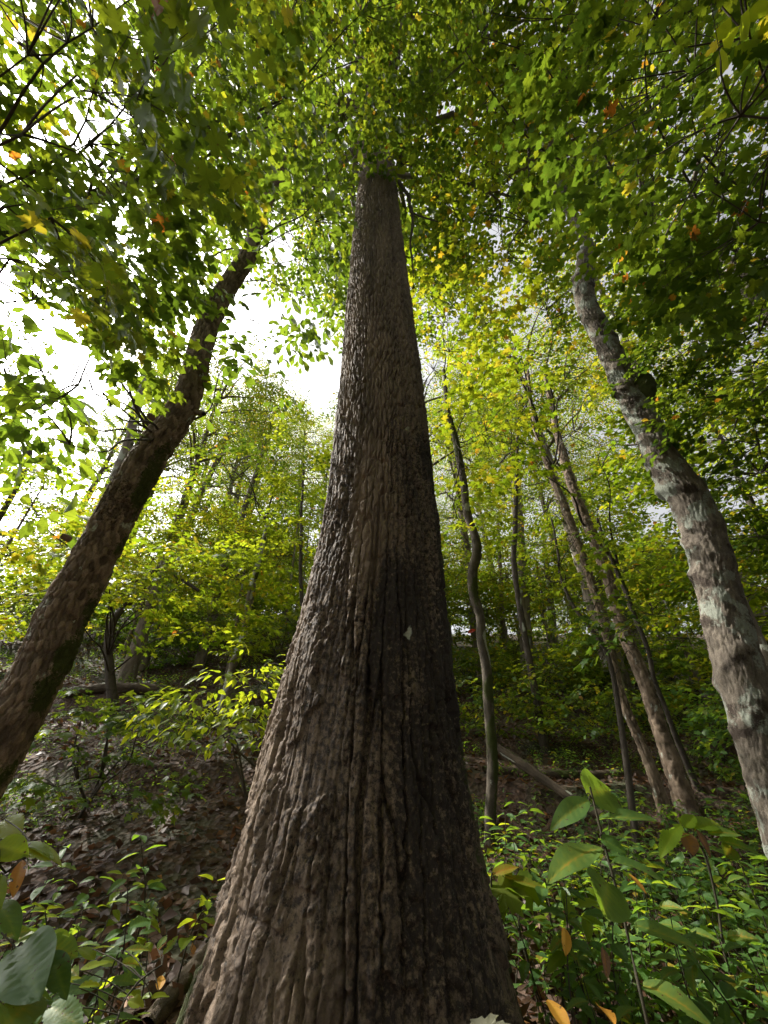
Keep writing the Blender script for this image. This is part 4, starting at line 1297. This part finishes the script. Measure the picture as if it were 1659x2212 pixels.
shrub('low_maple', 'low maple spreading flat leafy layers across the slope left of the giant', 300, 1440, 8.2,
      [(far(px, py, D), (r * 1.4, r, r * 0.3), n) for px, py, D, r, n in ((250, 1280, 8.6, 0.8, 16), (380, 1260, 8.8, 0.8, 17), (480, 1230, 9.2, 0.8, 15), (330, 1190, 9.2, 0.8, 15), (450, 1330, 8.6, 0.7, 13), (150, 1330, 8.2, 0.7, 11), (220, 1210, 9.0, 0.7, 11), (90, 1180, 8.6, 0.7, 11), (60, 1080, 8.4, 0.7, 9))],
      83, 'maple', ('lowm', 26, 0.7, 0.11, 0.2), M['lime'], (0.66, 0.14), 120, limb=0.01, stem=[(235, 1370, 8.4, 17), (300, 1280, 8.6, 15), (345, 1230, 9.0, 11), (430, 1275, 9.2, 7)])
shrub('low_maple', 'dim low shrub on the shaded bank behind the base of the flaky-barked tree', 200, 1680, 5.6,
      [(far(px, py, D), (r * 1.3, r, r * 0.4), n) for px, py, D, r, n in ((180, 1530, 5.9, 0.4, 9), (260, 1540, 6.0, 0.4, 9), (320, 1570, 6.0, 0.35, 7), (150, 1620, 5.6, 0.3, 6), (240, 1490, 6.2, 0.35, 6), (120, 1700, 5.2, 0.3, 6), (250, 1720, 5.0, 0.3, 6))],
      84, 'maple', ('lowm2', 20, 0.45, 0.085, 0.25), M['maple'], (0.4, 0.14), 80)
def shrub_proto(seed, mat, lv):
    rng = np.random.default_rng(seed)
    t = empty('hillside_shrub')
    lobes = [(np.array([rng.normal(0, 0.5), rng.normal(0, 0.4), rng.uniform(0.3, 1.3)]), (0.5, 0.5, 0.2), 8) for _ in range(7)]
    crown(t, rng, [np.zeros(3), np.array([0.03, 0, 0.15])], lobes, 'maple_far', ('hill', 20, 0.5, 0.09, 0.3), mat, lv=lv, limb_r=0.014, lift=0.22, twig_r=0.0028, yellow=0.01)
    return t


KINDS['shrub_a'] = shrub_proto(511, M['maple'], (0.5, 0.17))
KINDS['shrub_b'] = shrub_proto(512, M['lime'], (0.62, 0.15))
KINDS['shrub_c'] = shrub_proto(513, M['herb'], (0.5, 0.17))
for k, (px, py, Y, lab) in enumerate(((1290, 1520, 8.5, 'leafy shrub on the ledge left of the clump of stems'), (1180, 1560, 9.5, 'leafy shrub on the slope above the ledge log'), (1520, 1530, 8.0, 'leafy shrub between the clump of stems and the lichened tree'), (1060, 1540, 9.0, 'leafy shrub just right of the slender mossy sapling'),
                                       (1400, 1480, 10.5, 'far leafy shrub behind the clump of stems'), (1590, 1420, 7.0, 'leafy shrub against the left side of the lichened tree'), (1240, 1470, 12.0, 'far leafy shrub on the slope above the ledge'))):
    plant(('shrub_a', 'shrub_b', 'shrub_c')[k % 3], float(at(px, py, Y)[0]), Y, k * 1.1, 1.0, lab, 'shrubs on the hillside', 'shrub')
for k in range(96):
    x, y = (frng.uniform(-13, 15), frng.uniform(8.5, 22)) if k < 44 else (frng.uniform(-28, 30), frng.uniform(20, 44))
    side, deep = where(x, y)
    if k >= 66:
        x, y = frng.uniform(-26, -7), frng.uniform(13, 30)
        side, deep = where(x, y)
    plant(('shrub_a', 'shrub_b', 'shrub_c')[k % 3], x, y, frng.uniform(0, 6), frng.uniform(0.8, 1.4) * (1.0 if k < 44 else 1.7), '%s low shrub %s, %s' % (('dark green', 'bright green', 'grey-green')[k % 3], deep, side), 'shrubs on the hillside', 'shrub')
shrub('sprig_maple', 'maple sapling with leaves crossing in front of the clump of stems', 1330, 1700, 5.0,
      [(far(px, py, D), (r, r, r * 0.45), n) for px, py, D, r, n in ((1330, 1330, 5.6, 0.35, 6), (1260, 1300, 5.7, 0.35, 5), (1380, 1400, 5.4, 0.3, 5), (1200, 1180, 6.2, 0.4, 5), (1290, 1130, 6.4, 0.5, 8), (1340, 1230, 6.0, 0.4, 6), (1420, 1330, 5.6, 0.35, 5))],
      85, 'maple', ('sprig', 16, 0.5, 0.10, 0.3), M['maple'], (0.45, 0.15), 110, limb=0.006, stem=[(1322, 1450, 5.2, 11), (1285, 1371, 5.3, 10), (1228, 1290, 5.5, 8), (1203, 1190, 5.8, 6), (1195, 1120, 6.0, 4)])
print('floor', round(time.time() - T0, 1))


# ------------------------------------------------------------------ 11 the plants close to the lens
def big_leaf(kind, width, fold, droop, teeth=0, lv=0.5, twist=0.0, seed=0):
    n = 24
    rng = np.random.default_rng(seed)
    V, F = [], []
    cols = 9
    for i in range(n + 1):
        x = i / n
        if kind == 'oval':
            w = math.sin(math.pi * x ** 0.85) ** 0.8
        elif kind == 'heart':
            w = (math.sin(math.pi * min(1, x * 0.86 + 0.14)) ** 0.75) if x > 0 else 0.3
        else:
            w = math.sin(math.pi * x ** 1.2) ** 0.9
        w = max(w, 0.0) * width / 2
        if teeth and 0 < i < n:
            w *= 1 + teeth * (0.5 if i % 2 else -0.5)
        for j in range(cols):
            s_ = (j / (cols - 1)) * 2 - 1
            y = s_ * w
            vein = 0.030 * math.cos((x * 9 - abs(s_) * 1.6) * 2 * math.pi) * (1 - abs(abs(s_) * 2 - 1)) * width
            z = fold * abs(y) - droop * x * x + vein + 0.02 * math.sin(x * 11 + seed) * s_ * width * 1.2 + twist * x * y
            V.append((x, y, z))
    for i in range(n):
        for j in range(cols - 1):
            a = i * cols + j
            F.append((a, a + cols, a + cols + 1, a + 1))
    V = np.array(V)
    vx, vs = V[:, 0], np.tile(np.linspace(-1, 1, cols), n + 1)
    side_vein = np.cos((vx * 8 - np.abs(vs) * 1.5) * 2 * math.pi) > 0.72
    tone = lv + 0.16 * side_vein + 0.24 * (np.abs(vs) < 0.05) - 0.05 * np.abs(vs) + rng.normal(0, 0.03, len(V))
    F = np.array(F)
    # bites out of the margin
    cen = V[F].mean(1)
    keep = np.ones(len(F), bool)
    for _ in range(int(rng.integers(0, 4))):
        c = V[rng.integers(0, n + 1) * cols + (0 if rng.random() < 0.5 else cols - 1)]
        keep &= np.hypot(cen[:, 0] - c[0], cen[:, 1] - c[1]) > rng.uniform(0.03, 0.09)
    return mesh('leaf', V, F[keep], {'lv': np.clip(tone, 0, 1)}, smooth=True)


def near_plant(name, label, stem, leaves, cat='plant', group=None, stem_mat='stem', ground=True):
    """stem: px path; leaves: (base px, base py, Yb, tip px, tip py, Yt, width, kind, material, lv, normal, droop)"""
    P, Q = px_path(stem)
    if ground:
        P = [np.array([P[0][0] * 1.02, P[0][1] + 0.02, float(height(P[0][0], P[0][1])) - 0.03])] + P
        Q = [Q[0] * 1.15] + Q
    base = P[0].copy()
    t = empty(name, base)
    one_tube('stem', [p - base for p in P], Q, 26, 7, M[stem_mat], t, 0.004, len(name))
    for k, lf in enumerate(leaves):
        bx, by, Yb, tx, ty, Yt, w, kind, mat, lv = lf[:10]
        nrm = np.array(lf[10]) if len(lf) > 10 else np.array([0.1, -0.35, 1.0])
        dr_ = lf[11] if len(lf) > 11 else 0.2
        b, e = at(bx, by, Yb), at(tx, ty, Yt)
        L = float(np.linalg.norm(e - b))
        teeth = 0.16 if kind == 'toothed' else 0
        if kind == 'maple':
            LV, LF = LEAF['maple_near']
            me = mesh('leaf', LV, LF, {'lv': np.full(len(LV), lv)})
        else:
            me = big_leaf('oval' if kind == 'toothed' else kind, w, 0.18 + 0.05 * (k % 3), dr_, teeth, lv, 0.3 * ((k % 3) - 1), k * 3 + len(label))
        me.materials.append(M[mat])
        link('leaf', me, None, t, leaf_matrix(b - base, e - b, nrm, L))
        # leaf stalk back to the stem
        st = np.array(P[1:])
        if len(st):
            dense, _, _ = smooth_path(P, Q, 60)
            a = dense[np.argmin(np.linalg.norm(dense - b, axis=1))]
            if np.linalg.norm(a - b) > 0.004:
                one_tube('leaf_stalk', [a - base, (a + b) / 2 + (0, 0, 0.006) - base, b - base], [0.0016, 0.0014, 0.0012], 6, 5, M[stem_mat], t)
    tag(t, label, cat, group)
    return t


UP = (0.1, -0.4, 1.0)
FACE = (0.0, -1.0, 0.35)
near_plant('foreground_sapling', 'dark-stemmed sapling with a few broad drooping leaves at the lower right', [(1402, 2225, 0.95, 8), (1352, 2000, 1.0, 7), (1313, 1859, 1.02, 6), (1290, 1770, 1.03, 5), (1272, 1700, 1.04, 4)],
           [(1268, 1716, 1.04, 1328, 1702, 1.12, 0.72, 'heart', 'herb', 0.55, FACE, 0.1), (1272, 1728, 1.03, 1192, 1768, 1.0, 0.42, 'oval', 'herb', 0.60, (-0.1, -0.8, 0.7), 0.3), (1291, 1770, 1.03, 1412, 1756, 0.98, 0.42, 'oval', 'herb', 0.62, (0.1, -0.25, 1), 0.12),
            (1300, 1832, 1.02, 1178, 1850, 0.95, 0.4, 'oval', 'herb', 0.70, (0, -0.2, 1), 0.25), (1298, 1812, 1.02, 1354, 1838, 1.0, 0.7, 'heart', 'herb', 0.45, (0.1, -0.8, 0.7), 0.15), (1320, 1862, 1.02, 1434, 1872, 1.0, 0.45, 'oval', 'herb', 0.50, (0.1, -0.15, 1), 0.3),
            (1312, 1905, 0.98, 1309, 1972, 0.92, 1.02, 'heart', 'herb', 0.50, FACE, 0.1), (1364, 1996, 0.98, 1506, 2032, 0.92, 0.36, 'oval', 'herb', 0.62, (0.15, -0.55, 0.9), 0.15), (1384, 2128, 0.96, 1518, 2155, 0.9, 0.4, 'oval', 'herb', 0.75, (0.1, -0.5, 1), 0.42)], 'sapling')
near_plant('broadleaf_plant', 'broad-leaved plant with a big pale leaf in the bottom left corner', [(20, 2260, 0.95, 8), (50, 2130, 0.97, 7), (40, 2060, 1.0, 6), (0, 2015, 1.02, 5)],
           [(80, 2150, 0.98, -8, 2228, 0.86, 0.55, 'oval', 'herb', 0.6, (0.3, -0.5, 1), 0.08), (48, 2040, 1.0, 74, 2142, 0.9, 0.55, 'heart', 'herb', 0.3, (0.1, -0.85, 0.5), 0.12), (6, 2028, 1.02, 72, 1998, 1.06, 0.62, 'oval', 'herb', 0.75, (0, -0.7, 0.8), 0.2),
            (92, 2040, 1.0, 166, 2062, 1.0, 0.66, 'oval', 'herb', 0.62, (0.1, -0.8, 0.6), 0.12), (112, 2058, 1.0, 138, 2142, 0.95, 0.4, 'oval', 'herb', 0.2, (0.2, -0.8, 0.5), 0.2), (60, 2112, 0.98, -4, 2128, 0.95, 0.45, 'oval', 'bright', 0.6, (0, -0.4, 1), 0.2), (60, 2080, 0.98, 20, 2150, 0.95, 0.5, 'oval', 'herb', 0.4, FACE, 0.1)])
near_plant('hanging_sprig', 'sunlit sprig reaching in from the left edge with one orange dead leaf', [(-60, 1960, 0.95, 5), (-10, 1905, 1.0, 5), (40, 1862, 1.03, 4), (78, 1836, 1.05, 3)],
           [(48, 1822, 1.05, 142, 1828, 1.0, 0.22, 'oval', 'bright', 0.6, (0, -0.25, 1), 0.25), (36, 1826, 1.03, 118, 1850, 1.0, 0.32, 'toothed', 'bright', 0.4, (0, -0.5, 1), 0.1), (-10, 1826, 1.0, 60, 1842, 1.0, 0.62, 'oval', 'bright', 0.2, (0, -0.9, 0.7), 0.1), (48, 1858, 1.03, 27, 1932, 0.98, 0.3, 'oval', 'orange', 0.4, (0.4, -0.9, 0.1), 0.1),
            (5, 1890, 1.0, -20, 1990, 0.97, 0.4, 'oval', 'bright', 0.3, FACE, 0.2), (10, 1770, 1.2, 38, 1800, 1.15, 0.5, 'toothed', 'bright', 0.7, (0, -0.7, 0.7), 0.2), (-10, 1950, 1.0, 45, 1985, 0.95, 0.4, 'oval', 'herb', 0.4, UP, 0.3)], ground=True)
near_plant('nettle_plant', 'sunlit toothed-leaf plant with two withered brown leaves below the lichened tree', [(1570, 2080, 2.85, 7), (1550, 1960, 2.85, 6), (1520, 1840, 2.85, 5), (1480, 1795, 2.85, 4)],
           [(1472, 1782, 2.85, 1420, 1822, 2.75, 0.34, 'toothed', 'bright', 0.3, (0, -0.4, 1), 0.3), (1478, 1788, 2.85, 1500, 1757, 2.90, 0.5, 'toothed', 'bright', 0.35, (0, -0.7, 0.8), 0.1), (1500, 1790, 2.85, 1555, 1768, 2.90, 0.45, 'toothed', 'bright', 0.25, (0, -0.6, 1), 0.2), (1530, 1800, 2.85, 1600, 1790, 2.85, 0.5, 'toothed', 'herb', 0.75, (0, -0.6, 1), 0.2),
            (1550, 1815, 2.85, 1640, 1830, 2.80, 0.5, 'toothed', 'herb', 0.7, (0, -0.5, 1), 0.2), (1480, 1800, 2.85, 1500, 1845, 2.80, 0.9, 'heart', 'dead', 0.95, FACE, 0.2), (1505, 1792, 2.85, 1540, 1850, 2.80, 0.35, 'oval', 'dead', 0.8, FACE, 0.2), (1580, 1830, 2.85, 1570, 1850, 2.80, 0.9, 'heart', 'herb', 0.88, FACE, 0.1), (1490, 1800, 2.85, 1440, 1810, 2.85, 0.4, 'toothed', 'bright', 0.2, UP, 0.2), (1530, 1830, 2.85, 1610, 1860, 2.80, 0.45, 'toothed', 'herb', 0.6, UP, 0.2)])
near_plant('yellowing_seedling', 'yellowing maple seedling with blotched leaves at the right foot of the giant', [(1075, 2080, 3.05, 6), (1070, 1980, 3.05, 5), (1060, 1910, 3.05, 4), (1062, 1885, 3.05, 3)],
           [(1062, 1890, 3.05, 1118, 1862, 3.05, 0.42, 'toothed', 'yellowing', 0.8, (0, -0.6, 0.9), 0.2), (1090, 1895, 3.05, 1195, 1915, 2.95, 0.28, 'toothed', 'yellowing', 0.55, (0, -0.35, 1), 0.15), (1075, 1905, 3.05, 1130, 1975, 2.90, 1.0, 'maple', 'yellowing', 0.45, (0, -1, 0.35), 0.1), (1120, 1900, 3.05, 1185, 1955, 2.95, 0.75, 'maple', 'yellowing', 0.3, (0.2, -0.8, 0.5), 0.2)], 'seedling')
for k, (px, py, tx, ty, Y, w, mat, lv, lab) in enumerate((
        (1220, 2005, 1226, 2060, 1.5, 0.38, 'orange', 0.95, 'yellow leaf hanging upright among the herbs right of the giant'),
        (1358, 1888, 1398, 1925, 1.7, 0.26, 'orange', 0.8, 'small orange-yellow leaf beside the dark sapling stem'),
        (1182, 2160, 1235, 2225, 1.05, 0.42, 'orange', 0.85, 'large golden leaf at the bottom edge right of the giant'),
        (1290, 2172, 1330, 2200, 1.2, 0.5, 'orange', 0.7, 'curled golden-brown leaf low beside the dark sapling stem'),
        (1302, 2045, 1316, 2110, 1.4, 0.3, 'dead', 0.75, 'shrivelled reddish-brown leaf hanging among the herbs'),
        (1010, 1368, 1028, 1358, 5.2, 0.42, 'red', 0.3, 'single red leaf caught beside the slender mossy sapling'),
        (540, 2130, 545, 2100, 2.2, 0.4, 'orange', 0.7, 'x'))):
    if lab == 'x':
        continue
    b, e = at(px, py, Y), at(tx, ty, Y - 0.06)
    me = big_leaf('oval', w, 0.35, 0.15, 0, lv, 0.3, k)
    me.materials.append(M[mat])
    o = link('autumn_leaf', me, None, None, leaf_matrix(b, e - b, (0.3, -0.9, 0.4), float(np.linalg.norm(e - b))))
    tag(o, lab, 'leaf')
# pale lobed leaf lying on the herbs at the giant's foot
def pale_leaf():
    V, F = LEAF['maple_near']
    V = V.copy()
    me = mesh('fallen_leaf', V, F, {'lv': np.full(len(V), 0.5)})
    me.materials.append(M['pale_leaf'])
    b, e = at(1072, 2236, 1.32), at(1014, 2184, 1.40)
    o = link('fallen_leaf', me, None, None, leaf_matrix(b, e - b, (0.15, -0.6, 0.8), float(np.linalg.norm(e - b)) * 1.05))
    tag(o, 'pale grey lobed leaf lying on the herbs at the foot of the giant', 'leaf')


pale_leaf()


def herb_proto(seed, hgt, pairs, leaf, mat, lvs):
    rng = np.random.default_rng(seed)
    P, pos, dr, nr, sz = herb_leaves(rng, hgt, pairs, leaf)
    t = empty('woodland_herb')
    one_tube('stem', list(P), [0.004, 0.0038, 0.0035, 0.003, 0.0025, 0.002], 14, 6, M['stem'], t)
    for i in range(len(pos)):
        me = big_leaf('oval', rng.uniform(0.40, 0.52), 0.25, rng.uniform(0.15, 0.4), 0.08, float(np.clip(rng.normal(*lvs), 0, 0.9)), rng.normal(0, 0.2), i + seed)
        me.materials.append(M[mat])
        link('leaf', me, None, t, leaf_matrix(pos[i], dr[i], nr[i], sz[i]))
    return t


near_plant('sunlit_herb', 'sunlit yellow-green herb with long pointed leaves at the lower left', [(230, 2300, 1.55, 6), (260, 2180, 1.6, 5), (300, 2120, 1.65, 4), (350, 2085, 1.7, 3)],
           [(172, 2096, 1.6, 248, 2064, 1.65, 0.36, 'oval', 'bright', 0.6, (0, -0.5, 1), 0.2), (139, 2122, 1.55, 184, 2101, 1.6, 0.34, 'oval', 'bright', 0.8, (0, -0.45, 1), 0.2), (170, 2134, 1.55, 222, 2116, 1.6, 0.4, 'toothed', 'bright', 0.55, (0, -0.45, 1), 0.2), (200, 2050, 1.75, 250, 2037, 1.8, 0.26, 'oval', 'bright', 0.7, (0, -0.3, 1), 0.15),
            (270, 2053, 1.75, 330, 2043, 1.8, 0.34, 'oval', 'herb', 0.85, (0, -0.5, 1), 0.15), (264, 2083, 1.7, 312, 2077, 1.75, 0.5, 'heart', 'herb', 0.8, (0, -0.6, 0.9), 0.15), (104, 2175, 1.5, 172, 2202, 1.45, 0.5, 'toothed', 'herb', 0.6, (0, -0.7, 0.8), 0.2), (326, 2157, 1.65, 374, 2135, 1.7, 0.36, 'oval', 'bright', 0.4, (0, -0.5, 1), 0.3),
            (276, 2163, 1.6, 312, 2166, 1.6, 0.6, 'oval', 'bright', 0.7, (0, -0.5, 1), 0.2), (340, 2050, 1.75, 362, 2016, 1.8, 0.4, 'oval', 'herb', 0.7, (0.2, -0.8, 0.5), 0.1), (352, 2062, 1.75, 386, 2018, 1.8, 0.36, 'oval', 'herb', 0.75, (0.2, -0.8, 0.5), 0.1), (342, 2140, 1.65, 352, 2102, 1.7, 0.45, 'oval', 'orange', 0.9, (0.3, -0.9, 0.3), 0.1)])
near_plant('sunlit_herb', 'sunlit yellow-green herb with drooping leaves in the middle of the lower right undergrowth', [(1215, 2150, 2.6, 5), (1222, 2060, 2.65, 5), (1240, 1990, 2.7, 4), (1270, 1960, 2.7, 3)],
           [(1240, 1995, 2.7, 1215, 1915, 2.75, 0.4, 'oval', 'bright', 0.3, (0, -0.7, 0.8), 0.1), (1255, 1980, 2.7, 1302, 1990, 2.65, 0.4, 'toothed', 'bright', 0.4, (0, -0.7, 0.8), 0.25), (1265, 1978, 2.7, 1272, 2030, 2.6, 0.42, 'toothed', 'bright', 0.5, (0, -0.9, 0.5), 0.1), (1240, 1990, 2.7, 1200, 1972, 2.7, 0.36, 'oval', 'bright', 0.45, UP, 0.2),
            (1232, 2020, 2.7, 1190, 2030, 2.6, 0.36, 'oval', 'herb', 0.85, UP, 0.3), (1225, 2050, 2.65, 1260, 2085, 2.6, 0.4, 'oval', 'herb', 0.8, UP, 0.3), (1228, 2060, 2.65, 1180, 2080, 2.6, 0.4, 'oval', 'bright', 0.3, UP, 0.3), (1245, 1960, 2.7, 1290, 1935, 2.75, 0.4, 'oval', 'bright', 0.6, UP, 0.2)])
HP = [herb_proto(601, 0.5, 4, 0.15, 'herb', (0.5, 0.15)), herb_proto(602, 0.62, 5, 0.13, 'herb', (0.4, 0.15)), herb_proto(603, 0.42, 3, 0.16, 'herb', (0.6, 0.15)), herb_proto(604, 0.5, 4, 0.13, 'bright', (0.4, 0.2))]
hr = np.random.default_rng(77)
first = set()
spots = []
for _ in range(3000):
    left = hr.random() < 0.35
    if left:
        x, y = hr.uniform(-2.6, -0.95), hr.uniform(1.5, 3.4)
        if x > -1.15 and y > 2.2: continue
    else:
        x, y = hr.uniform(0.4, 3.6), (hr.uniform(1.4, 2.6) if hr.random() < 0.2 else hr.uniform(2.6, 4.6))
    if math.hypot(x + 0.15, y - 2.75) < 0.95 or math.hypot(x - 3.1, y - 3.2) < 0.4 or math.hypot(x + 2.78, y - 2.95) < 0.45: continue
    if any(math.hypot(x - a, y - b) < 0.14 for a, b in spots): continue
    u, v, dep = seen(np.array([x, y, float(height(x, y)) + 0.4]))
    if dep < 0.5 or u < -60 or u > 1720 or v > 2330: continue
    spots.append((x, y))
    if len(spots) >= 170: break
for i, (x, y) in enumerate(spots):
    k = int(hr.integers(0, 4)) if x > 0 else int(hr.choice([0, 1, 2, 3, 3]))
    if k not in first:
        first.add(k); t = HP[k]
    else:
        t = copy_tree(HP[k])
    s_ = hr.uniform(0.75, 1.25)
    t.location = (x, y, float(height(x, y)) - 0.01)
    t.rotation_euler = (hr.normal(0, 0.15), hr.normal(0, 0.15), hr.uniform(0, 6.28))
    t.scale = (s_, s_, s_)
    look = ('leafy mid-green', 'tall many-leaved', 'short broad-leaved', 'bright yellow-green')[k]
    place = 'close to the viewer' if y < 2.6 else ('beside its right flank' if x > 0 and y < 3.5 else ('farther back on the floor' if x > 0 else 'near its left foot'))
    side = 'right' if x > 0 else 'left'
    tag(t, '%s herb in the undergrowth %s of the giant, %s' % (look, side, place), 'herb', 'herbs %s of the giant' % side)
for k in range(4):
    if k not in first:
        for c in list(HP[k].children): bpy.data.objects.remove(c)
        bpy.data.objects.remove(HP[k])

tris = 0
seen_me = set()
for o in S.objects:
    if o.type == 'MESH' and o.data.name not in seen_me:
        seen_me.add(o.data.name)
        tris += sum(1 for _ in ()) + (len(o.data.loops) - 2 * len(o.data.polygons))
print('objects', len(S.objects), 'triangles', tris, 'time', round(time.time() - T0, 1))
